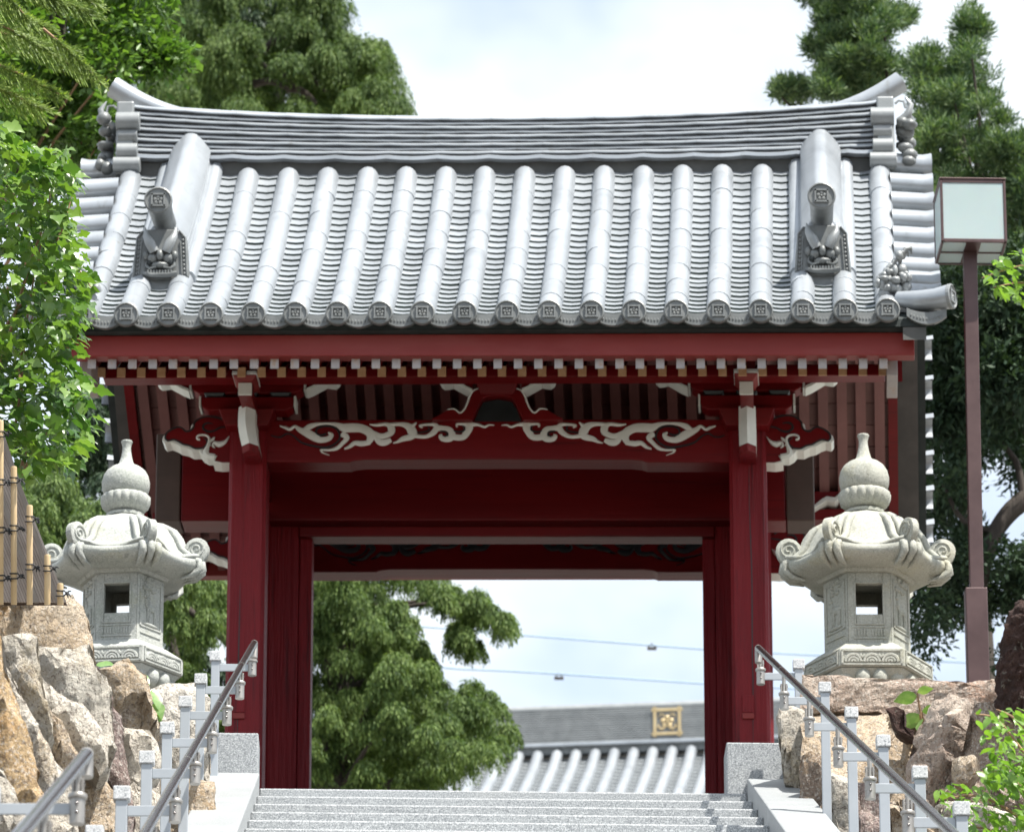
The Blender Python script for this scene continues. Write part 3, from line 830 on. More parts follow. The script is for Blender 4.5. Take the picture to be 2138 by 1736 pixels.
def crest_disc(mb, r=.074, y=0.0, th=.03, ring=True):
    """round end tile with rim, square frame and four-petal flower, facing -y, centred on 0,0"""
    n = 22
    P_ = [(r, th), (r, 0), (r * .90, -.004), (r * .86, .006), (0.0, .006)]
    vs = []
    for rr, yy in P_[:-1]:
        for k in range(n):
            a = 2 * PI * k / n
            vs.append((rr * math.cos(a), y + yy, rr * math.sin(a)))
    fs = [(i * n + k, i * n + (k + 1) % n, (i + 1) * n + (k + 1) % n, (i + 1) * n + k) for i in range(3) for k in range(n)]
    fs.append(tuple(3 * n + k for k in range(n))); fs.append(tuple(reversed(range(n))))
    mb.add(vs, fs)
    a = r * .43; w = r * .06
    e = w * 1.6
    for x0, x1, z0, z1 in ((-a - e, a + e, a - w, a + w), (-a - e, a + e, -a - w, -a + w), (-a - w, -a + w, -a - e, a + e), (a - w, a + w, -a - e, a + e)):
        mb.box(x0, x1, y - .006, y + .008, z0, z1)
    for q in range(5):
        an = PI / 2 + q * 2 * PI / 5
        mb.ball((r * .23 * math.cos(an), y + .002, r * .23 * math.sin(an)), (r * .15, .006, r * .15), 6, 4)
    mb.ball((0, y, 0), (r * .09, .007, r * .09), 6, 4)
    for q in range(4):
        an = PI / 4 + q * PI / 2
        mb.ball((r * .42 * math.cos(an), y + .003, r * .42 * math.sin(an)), (r * .07, .005, r * .07), 5, 4)
mbd = MB(); crest_disc(mbd)
disc_me = mbd.mesh('crest_disc', M['tile_dark'], 0)
bm = bmesh.new(); bm.from_mesh(disc_me); bmesh.ops.recalc_face_normals(bm, faces=bm.faces); bm.to_mesh(disc_me); bm.free()
KUD = (-1.5 * 0 - (NC - 1) / 2 * PITCHX + 1.5 * PITCHX)
TK = .30                                    # the descending ridges start here
NROW = 27
def pan(mb, t0, t1, side, hw=.118, front_drop=.0, n=6):
    def pt(u, t, off):
        y, z = roofp(t, side); ny, nz_ = nrm(t, side)
        h = .030 * u * u + off
        return (u * hw, y + ny * h, z + nz_ * h)
    us = [-1 + 2 * k / n for k in range(n + 1)]
    r0 = [pt(u, t0 - .004, .020) for u in us]; r0b = [pt(u, t0 - .002, .003) for u in us]; r1 = [pt(u, t1 + .006, .004) for u in us]
    m = n + 1
    fs = [(j, j + 1, m + j + 1, m + j) for j in range(n)] + [(m * 2 + j, m * 2 + j + 1, j + 1, j) for j in range(n)]
    mb.add(r0 + r1 + r0b, fs)
    for j in range(n): mb.mi[-1 - j] = 1  # lip faces take the painted gap shadow
pans = [relmesh(lambda mb: pan(mb, r / NROW * .965, (r + 1) / NROW * .965, 1), r / NROW * .965, 1, 'pan_tile_%d' % r, [M['tile'], M['tile_gap_shade']], 50) for r in range(NROW)]
gaps = [(cols[i] + cols[i + 1]) / 2 for i in range(NC - 1)]
# round tiles
for i, x in enumerate(cols):
    for k in range(NSEG):
        t = k * TOPT / NSEG
        if i in (1, 2, 17, 18) and t > TK + .02: continue
        roof_obj('round_tile', segm[k], x, t)
    y, z = roofp(0)
    gx_, gy_, gz_ = G(x, YE - .035, z + .028)
    obj('crest_disc', disc_me, GATE, (gx_, gy_ - .042, gz_ - .004))
# pan tiles: the 300 largest (lowest rows) as parts, the rest joined
cnt = 0
order = sorted([(r, j) for r in range(NROW) for j in range(NC - 1) if not (j in (1, 17) and r / NROW > TK)])
rest = MB()
for r, j in order:
    if cnt < 300:
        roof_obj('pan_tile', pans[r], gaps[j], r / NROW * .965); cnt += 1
    else:
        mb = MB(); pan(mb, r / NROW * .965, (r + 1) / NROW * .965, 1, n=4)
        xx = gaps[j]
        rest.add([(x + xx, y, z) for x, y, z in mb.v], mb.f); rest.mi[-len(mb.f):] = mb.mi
for j in (0, ):
    pass
stuff(rest.xf(G).build('upper_pan_tiles', [M['tile'], M['tile_gap_shade']], GATE, smooth=50))
# drooping eave tiles
def eave_tile(mb, hw=.118):
    us = [-1 + 2 * k / 8 for k in range(9)]
    y, z = roofp(0)
    top = [(u * hw, z + .024 + .030 * u * u) for u in us]
    bot = [(u * hw, z - .050 + .052 * u * u) for u in us]
    mb.prism(bot + top[::-1], YE - .030, YE + .005)
    mid = [(u * hw * .97, z - .014 + .041 * u * u) for u in us]
    for k in range(-5, 6):
        u = k / 6.3
        mb.ball((u * hw, YE - .031, z - .017 + .041 * u * u), (.006, .004, .012), 5, 4)
eave_me = relmesh(eave_tile, 0, 1, 'eave_tile', M['tile_dark'], 40)
for x in gaps + [cols[-1] + PITCHX * .93, cols[0] - PITCHX * .93]:
    roof_obj('eave_tile', eave_me, x, 0)
# rear slope: joined, never seen from the front
rear = MB()
for x in cols:
    mb = MB(); halfround(mb, 0, TOPT, RT, RT, -1, steps=6)
    rear.add([(a + x, b, c) for a, b, c in mb.v], mb.f)
for j in range(NC - 1):
    mb = MB(); pan(mb, 0, .965, -1, n=4)
    rear.add([(a + gaps[j], b, c) for a, b, c in mb.v], mb.f)
stuff(rear.xf(G).build('rear_roof_tiles', M['tile'], GATE, smooth=50))
# verge tiles: short round tiles pointing outwards, front and rear
def verge_mesh(s, r=.080, L_=.27):
    mb = MB(); n = 8
    rings = []
    for xx, rr, dz in ((0, r * .9, .02), (L_ * .8, r * .97, .0), (L_, r * 1.08, 0)):
        rings.append([(s * xx, -rr * math.cos(-.3 + (PI + .6) * j / n), rr * math.sin(-.3 + (PI + .6) * j / n) + dz) for j in range(n + 1)])
    rings.append([(s * (L_ - .001), a * .86, c * .86) for _, a, c in rings[-1]])
    rings.append([(s * (L_ - .2), a * .86, c * .86) for _, a, c in rings[-2]])
    m = n + 1
    mb.add([v for q in rings for v in q], [(a * m + j, a * m + j + 1, a * m + m + j + 1, a * m + m + j) for a in range(len(rings) - 1) for j in range(n)])
    return mb
for s in (-1, 1):
    mb = verge_mesh(s)
    me = mb.mesh('verge_tile', M['tile'], 50)
    NV = 10
    for side in (1, -1):
        for k in range(NV):
            t = .07 + k * (.90 / (NV - 1))
            y, z = roofp(t, side); ny, nz_ = nrm(t, side)
            o = obj('verge_tile', me, GATE, G(s * 2.43, y + ny * .0, z + nz_ * .0 + .01))
            d = dprof(t)
            o.rotation_euler = (math.atan2(d.z, d.y) * side, 0, 0)
    # outermost gutter pans between last column and verge tiles
    mb = MB()
    for r in range(NROW):
        pan(mb, r / NROW * .965, (r + 1) / NROW * .965, 1, hw=.05, n=3)
    mb.v = [(x + s * 2.50, y, z) for x, y, z in mb.v]

# ---- main ridge
def rz(x, amp): return amp * (abs(x) / 2.45) ** 2.3
ZR0 = gz(333, 34.83)
RW = .15
NCO = 9
SEG = .325
for c_ in range(NCO):
    z0 = ZR0 + .045 + c_ * .0292
    offs = (c_ % 2) * SEG / 2
    x = -2.36 + (offs - SEG if offs else 0)
    while x < 2.36:
        xa, xb = max(x, -2.36), min(x + SEG, 2.36)
        if xb - xa > .02:
            K = 4; vs = []
            for k in range(K + 1):
                xx = xa + (xb - xa) * k / K + (-.001 if k == K else 0)
                sag = .0035 * (1 - (2 * k / K - 1) ** 2)
                amp = .030 + .075 * (c_ + 1) / NCO
                zz = z0 + rz(xx, amp) - sag
                w = RW - .006 * (c_ % 2) + (.004 if c_ == 0 else 0)
                vs += [(xx, YR - w - .018, zz - .001), (xx, YR - w - .019, zz + .006), (xx, YR - w - .002, zz + .0245), (xx, YR + w, zz + .024), (xx, YR + w, zz)]
            fs = [(a * 5 + j, a * 5 + (j + 1) % 5, a * 5 + 5 + (j + 1) % 5, a * 5 + 5 + j) for a in range(K) for j in range(5)] + [(0, 1, 2, 3, 4), (K * 5 + 4, K * 5 + 3, K * 5 + 2, K * 5 + 1, K * 5)]
            MB().add(vs, fs).xf(G).build('ridge_tile', M['tile'], GATE, smooth=40)
        x += SEG
# core of the ridge (dark joints) and bottom pale course
def ridge_strip(name, m, w0, za, zb_, ampa, ampb, x1=2.36, round_=False, smooth=0, segs=None):
    K = 40; vs = []
    for k in range(K + 1):
        xx = -x1 + 2 * x1 * k / K
        vs += [(xx, YR - w0, za + rz(xx, ampa)), (xx, YR - w0, zb_ + rz(xx, ampb)), (xx, YR + w0, zb_ + rz(xx, ampb)), (xx, YR + w0, za + rz(xx, ampa))]
    fs = [(a * 4 + j, a * 4 + (j + 1) % 4, a * 4 + 4 + (j + 1) % 4, a * 4 + 4 + j) for a in range(K) for j in range(4)] + [(0, 1, 2, 3), (K * 4 + 3, K * 4 + 2, K * 4 + 1, K * 4)]
    return MB().add(vs, fs).xf(G).build(name, m, GATE, smooth=smooth)
ridge_strip('ridge_core', M['verge_under'], RW - .022, ZR0 - .16, ZR0 + .045 + NCO * .0292, .02, .103)
x = -2.38
while x < 2.36:
    xa, xb = x, min(x + SEG, 2.38); K = 4; vs = []
    for k in range(K + 1):
        xx = xa + (xb - xa) * k / K
        sag = .010 * (1 - (2 * k / K - 1) ** 2)
        zz = ZR0 + rz(xx, .03) - sag
        vs += [(xx, YR - RW - .045, zz), (xx, YR - RW - .045, zz + .022), (xx, YR - RW + .0, zz + .045), (xx, YR + RW, zz + .045), (xx, YR + RW, zz)]
    fs = [(a * 5 + j, a * 5 + (j + 1) % 5, a * 5 + 5 + (j + 1) % 5, a * 5 + 5 + j) for a in range(K) for j in range(5)] + [(0, 1, 2, 3, 4), (K * 5 + 4, K * 5 + 3, K * 5 + 2, K * 5 + 1, K * 5)]
    MB().add(vs, fs).xf(G).build('ridge_base_tile', M['tile'], GATE, smooth=40)
    x += SEG
# curved closing plates between the columns below the ridge
for j in range(NC - 1):
    xx = gaps[j]
    us = [-1 + 2 * k / 6 for k in range(7)]
    y0 = YR - RW + .012
    top = [(xx + u * .124, ZR0 + .004) for u in us]
    bot = [(xx + u * .124, ZR0 - .22 + .035 * u * u) for u in us]
    MB().prism(bot + top[::-1], y0, y0 + .04).xf(G).build('closing_tile', M['verge_under'], GATE)  # darker material paints the shade of the recess under the ridge
# round cap of the ridge
x = -2.10; ZC0 = ZR0 + .045 + NCO * .0292
while x < 2.10 - .01:
    xa, xb = x, min(x + .35, 2.10); K = 3; vs = []; n = 8
    for k in range(K + 1):
        xx = xa - .004 + (xb - xa) * k / K
        r = .078 + .003 * (1 - k / K if x > -5 else 0)
        for j in range(n + 1):
            a = PI * j / n
            vs.append((xx, YR - r * math.cos(a) * 1.15, ZC0 + rz(xx, .105) + .003 + r * .62 * math.sin(a)))
    m = n + 1
    fs = [(a * m + j, a * m + j + 1, a * m + m + j + 1, a * m + m + j) for a in range(K) for j in range(n)] + [tuple(range(m)), tuple(reversed(range(K * m, K * m + m)))]
    MB().add(vs, fs).xf(G).build('ridge_cap_tile', M['tile'], GATE, smooth=50)
    x += .35
# up-swept horn at each end
for s in (-1, 1):
    pts = []; rr = []
    x0 = 2.02
    for k in range(9):
        t = k / 8
        xx = x0 + .50 * t
        zz = ZC0 + rz(xx, .105) + .004 + .165 * t ** 1.8
        pts.append(Vector(G(s * xx, YR, zz))); rr.append(.050 + .022 * t)
    MB().tube(pts, rr, 12).build('ridge_horn_tile', M['tile'], GATE, smooth=50)
# ridge-end ornaments: stacked scroll plate with a demon face outside
for s in (-1, 1):
    R_ = lambda x, y, z: G(s * x, y, z)
    zt = ZC0 + .10
    m_ = MB()
    m_.box(2.36, 2.47, YR - .20, YR + .20, zt - .02 - .60 + .12, zt)
    m_.xf(R_).build('ornament_plate', M['tile_mid'], GATE, bevel=.012)
    for (zz, r, hw, yy) in ((zt - .14, .062, .075, -.19), (zt - .235, .045, .06, -.18), (zt - .35, .055, .065, -.20), (zt - .445, .050, .085, -.215)):
        mm = MB(); n = 14
        a0 = [(YR + yy + r * 1.0 * math.cos(2 * PI * k / n), zz + r * math.sin(2 * PI * k / n)) for k in range(n)]
        mm.prism_x(a0, 2.415 - hw - .02, 2.415 + hw - .02)
        mm.xf(R_).build('scroll', M['tile_mid'], GATE, smooth=40, bevel=.004)
    mm = MB()
    for k in range(26):
        a = rnd.random() * 2 * PI
        zz = zt - .05 - .42 * rnd.random()
        mm.ball((2.47 + .05 + .05 * rnd.random(), YR - .16 + .32 * rnd.random(), zz), (.03 + .03 * rnd.random(), .03 + .03 * rnd.random(), .02 + .03 * rnd.random()), 7, 5)
    mm.xf(R_).build('demon_face', M['tile_dark'], GATE, smooth=60)
    for yy in (-.10, .10):
        hp = [(2.50, YR + yy, zt - .14), (2.56, YR + yy * 1.2, zt - .10), (2.58, YR + yy * 1.25, zt - .03), (2.545, YR + yy * 1.2, zt + .03)]
        MB().tube([R_(*p) for p in hp], [.03, .028, .02, .004], 8).build('horn', M['tile_mid'], GATE, smooth=60)
    hp = [(2.48, YR - .12, zt - .02), (2.50, YR - .12, zt + .0), (2.535, YR - .12, zt - .005), (2.545, YR - .12, zt - .05)]
    MB().tube([R_(*p) for p in hp], [.008] * 4, 6).build('curled_whisker', M['tile_mid'], GATE, smooth=60)

# ---- descending ridges
for s in (-1, 1):
    xk = s * abs(cols[1] + PITCHX / 2)
    def sect(t):
        y, z = roofp(t)
        k = (t - TK) / (1 - TK)
        H = .43 - .11 * k
        return y, z, H
    def strip(name, m, prof_, t0=TK, t1=.965, K=12, smooth=40, bev=0):
        vs = []; n = len(prof_)
        for k in range(K + 1):
            t = t0 + (t1 - t0) * k / K
            y, z, H = sect(t)
            for (px_, h) in prof_:
                vs.append((xk + px_, y, z + (h * H if h >= 0 else h)))
        fs = [(a * n + j, a * n + (j + 1) % n, a * n + n + (j + 1) % n, a * n + n + j) for a in range(K) for j in range(n)] + [tuple(range(n)), tuple(reversed(range(K * n, K * n + n)))]
        return MB().add(vs, fs).xf(G).build(name, m, GATE, smooth=smooth, bevel=bev)
    cap = [(-.128, .60), (-.122, .66), (-.085, .82), (-.048, .935)] + [(-.042 * math.cos(PI * j / 6), .94 + .07 * math.sin(PI * j / 6)) for j in range(1, 6)] + [(.048, .935), (.085, .82), (.122, .66), (.128, .60)]
    strip('descending_ridge_cap', M['tile'], cap, t0=TK + .03, smooth=60)
    for q, (w, h0, h1) in enumerate(((.116, .50, .60), (.128, .39, .49), (.138, .28, .38), (.146, .16, .27))):
        strip('descending_ridge_course', M['tile'], [(-w, h0), (-w + .004, h1), (w - .006, h1), (w, h0)], t0=TK + .03, smooth=0, bev=.002)
    strip('ridge_bed', M['gap'], [(-.085, -.02), (-.085, .69), (.085, .69), (.085, -.02)], t0=TK + .04)
    for w in (-.15, .15):
        K = 12; pts = []
        for k in range(K + 1):
            t = TK + .0 + (.95 - TK) * k / K
            y, z, H = sect(t); pts.append(G(xk + w, y, z + .05))
        MB().tube(pts, .055, 10).build('flank_round_tile', M['tile'], GATE, smooth=50)
    # front end: crest cylinder and demon plate
    y, z, H = sect(TK)
    zc_ = z + H + .035
    me = MB(); crest_disc(me, .086, 0, .02)
    me.v = [(a, b, c) for a, b, c in me.v]
    me.xf(lambda a, b, c: G(xk + a, y - .30 + b, zc_ + c - .02)).build('crest_disc', M['tile_dark'], GATE)
    MB().tube([G(xk, y - .285, zc_ - .02), G(xk, y - .1, zc_ - .03), G(xk, y + .12, zc_ - .02), G(xk, y + .3, zc_ + .02)], [.0785, .070, .068, .066], 16).build('crest_cylinder', M['tile_dark'], GATE, smooth=50)
    yo = y - .10; zb = z + .02
    w0, w1 = .172, .150
    HP = .315
    out = [(-w0, 0), (-.06, -.012), (.06, -.012), (w0, 0), (w0 - .008, .12), (w1, HP - .05), (w1 - .03, HP - .012), (w1 - .07, HP), (-w1 + .07, HP), (-w1 + .03, HP - .012), (-w1, HP - .05), (-w0 + .008, .12)]
    R2 = lambda a, b, c: G(xk + a, yo + b, zb + c)
    MB().prism(out, 0, .09).xf(R2).build('demon_plate', M['tile_dark'], GATE, bevel=.008)
    mm = MB()
    for q in range(10):
        for sx in (-1, 1):
            zz = .025 + q * .027
            xx = sx * (w0 - .026 - (.018 * (zz / HP)))
            mm.ball((xx, -.002, zz), (.010, .008, .010), 6, 4)
    for sx in (-1, 1):
        mm.tube([(sx * (w0 - .012), -.006, .01), (sx * (w1 - .004), -.006, HP - .06), (sx * (w1 - .04), -.006, HP - .015)], .006, 5)
        mm.tube([(sx * (w0 - .042), -.006, .015), (sx * (w1 - .034), -.006, HP - .08)], .005, 5)
        # cheeks, brow, ears
        mm.ball((sx * .045, -.02, .115), (.035, .04, .035), 8, 6)
        mm.ball((sx * .085, -.022, .135), (.022, .022, .030), 8, 6)
        mm.ball((sx * .040, -.03, .165), (.036, .035, .022), 8, 6)
        mm.tube([(sx * .02, -.045, .055), (sx * .06, -.03, .045), (sx * .085, -.02, .07), (sx * .08, -.015, .11)], [.010, .013, .012, .006], 6)
    mm.ball((0, -.045, .13), (.024, .03, .035), 8, 6)
    mm.ball((0, -.03, .07), (.055, .03, .022), 8, 6)
    mm.tube([(-.10, -.02, .02), (-.05, -.035, .004), (0, -.04, 0), (.05, -.035, .004), (.10, -.02, .02)], .016, 6)
    for q in range(9):
        x_ = -.07 + q * .0175
        mm.box(x_ - .005, x_ + .005, -.045, -.02, .012, .034)
    mm.xf(R2).build('demon_face', M['tile_dark'], GATE, smooth=60)
    for sx in (-1, 1):
        hp = [(sx * .035, -.045, .15), (sx * .06, -.06, .20), (sx * .085, -.05, .25), (sx * .095, -.03, .315)]
        MB().tube([R2(*p) for p in hp], [.030, .032, .022, .003], 9).build('horn', M['tile_mid'], GATE, smooth=60)
        MB().ball((0, 0, 0), (.014, .008, .018), 6, 5).xf(lambda a, b, c: R2(sx * .062 + a, -.038 + b, .088 + c)).build('eye_hollow', M['black'], GATE)
    # dark void plate under the ornament, between the two round tiles
    us = [-1 + 2 * k / 6 for k in range(7)]
    MB().prism([(u * .09, -.075 + .02 * u * u) for u in us] + [(u * .12, -.003) for u in reversed(us)], .01, .06).xf(R2).build('closing_tile', M['tile_dark'], GATE)
    # two tiles passing beside the ornament are covered by round tiles already laid

# ---- corner: leaf-and-wave ornament and out-turned crest tile
for s in (-1, 1):
    m_ = MB(); rr = random.Random(3)
    y, z = roofp(.10)
    for k in range(60):
        t = rr.random()
        m_.ball((s * (2.30 + .16 * t + .06 * rr.random()), y - .10 + .20 * t * rr.random(), z + .04 + .10 * rr.random() + .22 * t * rr.random()), (.014 + .026 * rr.random(), .015 + .03 * rr.random(), .014 + .026 * rr.random()), 7, 5)
    for k in range(18):
        t = rr.random()
        a = Vector((s * (2.30 + .2 * t), y - .05, z + .10 + .22 * t))
        m_.tube([a, a + Vector((s * .02, -.03, .05)), a + Vector((s * .05, -.02, .06)), a + Vector((s * .055, 0, .03))], [.016, .014, .011, .004], 6)
    m_.xf(G).build('corner_ornament', M['tile_mid'], GATE, smooth=60)
    pts = [G(s * 2.44, YE + .10, z + .0), G(s * 2.56, YE + .04, z - .03), G(s * 2.66, YE + .0, z - .04), G(s * 2.74, YE - .03, z - .035)]
    MB().tube(pts, [.05, .06, .066, .074], 14).build('corner_tile', M['tile'], GATE, smooth=50)
    d = (Vector(pts[-1]) - Vector(pts[-2])).normalized()
    mb = MB(); crest_disc(mb, .076, -.01, .02)
    o = obj('crest_disc', mb.mesh('corner_crest', M['tile_mid'], 0), GATE, Vector(pts[-1]) + d * .012)
    o.rotation_euler = (0, 0, s * math.radians(66))
# ------------------------------------------------------------------ stone lanterns
def lantern(px, py_tip, Y, rot, label, mm, mw, sc=1.0, seed=1):
    tip = P(px, py_tip, Y)
    neck = tip.z - .465 * sc
    foot = 9.72
    root = thing('stone_lantern', label, 'stone lantern', (tip.x, tip.y, foot), 'stone lanterns flanking the gate')
    ca, sa = math.cos(rot), math.sin(rot)
    T = lambda x, y, z: (tip.x + sc * (x * ca - y * sa), tip.y + sc * (x * sa + y * ca), neck + sc * z)
    # jewel: neck, onion, spire
    pr = [(.110, -.005), (.110, .012), (.085, .02)]
    MB().lathe(pr, 28).xf(lambda x, y, z: T(x, y, z * 1.08)).build('neck_ring', mw, root, smooth=40)
    pr = [(.080, .018), (.105, .030), (.128, .05), (.139, .08), (.140, .105), (.132, .118), (.120, .120)]
    MB().lathe(pr, 108, fn=lambda a, z: 1 + (.10 * abs(math.cos(9 * a)) - .05) * (1 if .03 < z < .11 else .3)).xf(lambda x, y, z: T(x, y, z * 1.08)).build('lotus_collar', mw, root, smooth=60)
    pr = [(.118, .118), (.130, .135), (.138, .165), (.139, .195), (.130, .230), (.112, .258), (.085, .278), (.055, .290), (.042, .305), (.033, .335), (.026, .370), (.024, .395), (.030, .418), (.034, .426), (.030, .432), (.020, .430)]
    MB().lathe(pr, 36).xf(lambda x, y, z: T(x, y, z * 1.08)).build('jewel', mw, root, smooth=60)
    # hexagonal roof with rolled rim
    rows = [(-.006, .100, -.006, .100), (-.034, .155, -.034, .160), (-.075, .222, -.060, .238), (-.118, .268, -.090, .290), (-.170, .302, -.140, .325), (-.235, .330, -.205, .352),
            (-.290, .362, -.258, .425), (-.297, .388, -.258, .458), (-.318, .398, -.282, .478), (-.348, .396, -.318, .482), (-.374, .386, -.352, .464), (-.398, .362, -.388, .425), (-.411, .332, -.408, .375), (-.418, .29, -.416, .325), (-.422, .262, -.421, .290), (-.422, .235, -.422, .27)]
    ROWS = [(-.006, .1, -.006, .1), (-.034, .155, -.034, .16), (-.080, .222, -.060, .238), (-.128, .268, -.095, .29), (-.185, .302, -.15, .325), (-.25, .332, -.215, .352), (-.298, .358, -.262, .41), (-.303, .385, -.262, .45), (-.318, .395, -.285, .475), (-.336, .394, -.315, .478), (-.352, .384, -.345, .462), (-.365, .36, -.37, .425), (-.373, .33, -.38, .375), (-.380, .29, -.384, .325), (-.385, .262, -.385, .29), (-.385, .235, -.385, .27)]
    n = 96; vs = []
    for zm, rm, zc2, rc in ROWS:
        for k in range(n):
            a = 2 * PI * k / n
            c3 = abs(math.cos(3 * a)) ** 1.0
            w = max(0.0, c3) ** (1.7 if zm > -.2 else 3.0)            # 1 at the corners, 0 mid-face
            dd = (a % (PI / 3)); dd = min(dd, PI / 3 - dd)
            straight = math.cos(PI / 6) / math.cos(PI / 6 - dd)    # straight side between corners: 1 at corner
            rs = rc * .955 * straight * 1.0
            rr = rm + (rc - rm) * w
            r = .35 * rr + .65 * min(rs * (1 + (rm / rc - .866 * .955) * (1 - w)), rr * 1.02)
            z = zm + (zc2 - zm) * w
            vs.append((r * math.cos(a), r * math.sin(a), z))
    m = len(ROWS)
    fs = [(i * n + k, i * n + (k + 1) % n, (i + 1) * n + (k + 1) % n, (i + 1) * n + k) for i in range(m - 1) for k in range(n)]
    fs += [tuple(range(n)), tuple(range((m - 1) * n, m * n))]
    MB().add(vs, fs).xf(T).build('lantern_roof', mm, root, smooth=50)
    # narrow raised lip following the rim
    for q in range(6):
        pts = []
        for k in range(9):
            a = q * PI / 3 + PI / 3 * (k + 0.9) / 9.8
            w = abs(math.cos(3 * a)) ** 3
            rr = (.372 + (.45 - .372) * w)
            pts.append(T(rr * math.cos(a), rr * math.sin(a), -.298 + .036 * w))
        MB().tube(pts, .012 * sc, 6).build('rim_lip', mm, root, smooth=60)
    # triple bands over every corner and the scroll volutes
    for q in range(6):
        a0 = q * PI / 3
        er = Vector((math.cos(a0), math.sin(a0), 0)); et = Vector((-math.sin(a0), math.cos(a0), 0))
        m_ = MB()
        for off in (-.046, 0, .046):
            pts = []
            for (z, r) in ((-.006, .10), (-.034, .158), (-.060, .236), (-.090, .290), (-.140, .325), (-.205, .350), (-.250, .40), (-.282, .455), (-.322, .462), (-.36, .42), (-.380, .35)):
                f = min(1, r / .30)
                p = er * (r - abs(off) * .25) + et * off * f
                pts.append(T(p.x, p.y, z - .017 - abs(off) * .10))
            m_.tube(pts, [.014 * sc, .018 * sc] + [.022 * sc] * 7 + [.018 * sc, .005 * sc], 8)
        m_.build('corner_bands', mm, root, smooth=60)
        # volute: thick disc standing at the tip
        c0 = er * .425 + Vector((0, 0, -.218))
        m_ = MB(); K = 20; r = .070
        hw = .024
        ring = []
        for k in range(K):
            an = 2 * PI * k / K
            rr = r * (1.0 + .22 * max(0, math.cos(an - 4.2)))
            ring.append((rr * math.cos(an), rr * math.sin(an)))
        vs = []
        for (h, f) in ((-hw, .86), (-hw * .8, 1.0), (hw * .8, 1.0), (hw, .86)):
            for (u, v) in ring:
                p = c0 + er * u * f + Vector((0, 0, v * f)) + et * h
                vs.append(T(p.x, p.y, p.z))
        fs = [(i * K + k, i * K + (k + 1) % K, (i + 1) * K + (k + 1) % K, (i + 1) * K + k) for i in range(3) for k in range(K)] + [tuple(range(K)), tuple(range(3 * K, 4 * K))]
        m_.add(vs, fs)
        for h in (-hw - .001, hw + .001):
            pts = []
            for k in range(22):
                an = k * .55; rr = .054 * (1 - k / 24)
                p = c0 + er * (-rr * math.cos(an)) + Vector((0, 0, rr * math.sin(an))) + et * h
                pts.append(T(p.x, p.y, p.z))
            m_.tube(pts, .0065 * sc, 5)
        m_.build('corner_scroll', mm, root, smooth=50)
    # shallow ring under the roof
    def hexring(R0, R1, z0, z1, nm, mat_, bevel=.004, R0b=None):
        vs = []
        for (R, z) in ((R0, z0), (R1, z1)):
            for k in range(6): vs.append((R * math.cos(k * PI / 3), R * math.sin(k * PI / 3), z))
        fs = [(k, (k + 1) % 6, 6 + (k + 1) % 6, 6 + k) for k in range(6)] + [tuple(range(6)), tuple(range(6, 12))]
        return MB().add(vs, fs).xf(T).build(nm, mat_, root, bevel=bevel)
    hexring(.262, .275, -.405, -.384, 'soffit_ring', mm)
    # light chamber: six walls, two of them open, the rest carved
    R = .237; ap = R * math.cos(PI / 6); zt, zb = -.405, -.809
    for q in range(6):
        a = q * PI / 3 + PI / 6
        er = Vector((math.cos(a), math.sin(a), 0)); et = Vector((-math.sin(a), math.cos(a), 0))
        def F(u, d, z):
            p = er * (ap - d) + et * u
            return T(p.x, p.y, z)
        th = .04; hw = R / 2 - .001
        m_ = MB()
        def bx(u0, u1, z0, z1, d0=0.0, d1=th):
            c = []
            for z in (z0, z1):
                for (u, d) in ((u0, d0), (u1, d0), (u1, d1), (u0, d1)):
                    sc_ = 1 - d / ap if abs(u) >= hw - .002 else 1
                    c.append(F(u * sc_, d, z))
            m_.hexa(c)
        wn0, wn1 = -.644, -.469
        if q in (1, 4):
            bx(-hw, -.073, zb, zt); bx(.073, hw, zb, zt); bx(-.0725, .0725, wn1, zt); bx(-.0725, .0725, zb, wn0)
            bx(-.083, -.074, wn0 - .06, wn1 + .012, -.006, 0); bx(.074, .083, wn0 - .06, wn1 + .012, -.006, 0)
            bx(-.083, .083, wn1 + .001, wn1 + .012, -.006, 0)
            bx(-.083, .083, wn0 - .062, wn0 - .052, -.006, 0)
            for k in range(11):
                if k == 5: continue
                u = (k - 5) * .0155
                bx(u - .0045, u + .0045, wn0 - .125, wn0 - .085, -.006, 0)
            bx(-.090, .090, wn0 - .142, wn0 - .132, -.005, 0); bx(-.090, .090, wn0 - .078, wn0 - .070, -.005, 0)
        else:
            bx(-hw, hw, zb, zt)
            for (u0, u1, z0, z1) in ((-.095, -.083, zb + .09, zt - .03), (.083, .095, zb + .09, zt - .03), (-.095, .095, zt - .04, zt - .03), (-.095, .095, zb + .09, zb + .10), (-.09, .09, zb + .05, zb + .06)):
                bx(u0, u1, z0, z1, -.006, 0)
        m_.build('chamber_wall', mm, root, bevel=.003)
        if q not in (1, 4):
            m_ = MB(); rr = random.Random(q)
            # relief: a standing deer on a mound with foliage above
            B = lambda u, z, r: m_.ball((u, z, 0), r, 8, 6)
            pieces = []
            def bl(u, z, a_, b_):
                mb = MB(); mb.ball((0, 0, 0), (a_, .012, b_), 8, 6)
                m_.add([F(u + x, -y - .0, z + zz) for x, y, zz in mb.v], mb.f)
            zm = zb + .11
            bl(0, zm + .005, .075, .012)
            bl(.005, zm + .105, .045, .024); bl(-.035, zm + .13, .018, .03); bl(-.045, zm + .165, .018, .012)
            for u in (-.03, -.015, .03, .042): m_.tube([F(u, -.003, zm + .10), F(u + .004, -.003, zm + .05), F(u, -.003, zm + .012)], [.009, .006, .005], 6)
            for k in range(9): bl(-.06 + .12 * rr.random(), zm + .20 + .08 * rr.random(), .012 + .01 * rr.random(), .008 + .008 * rr.random())
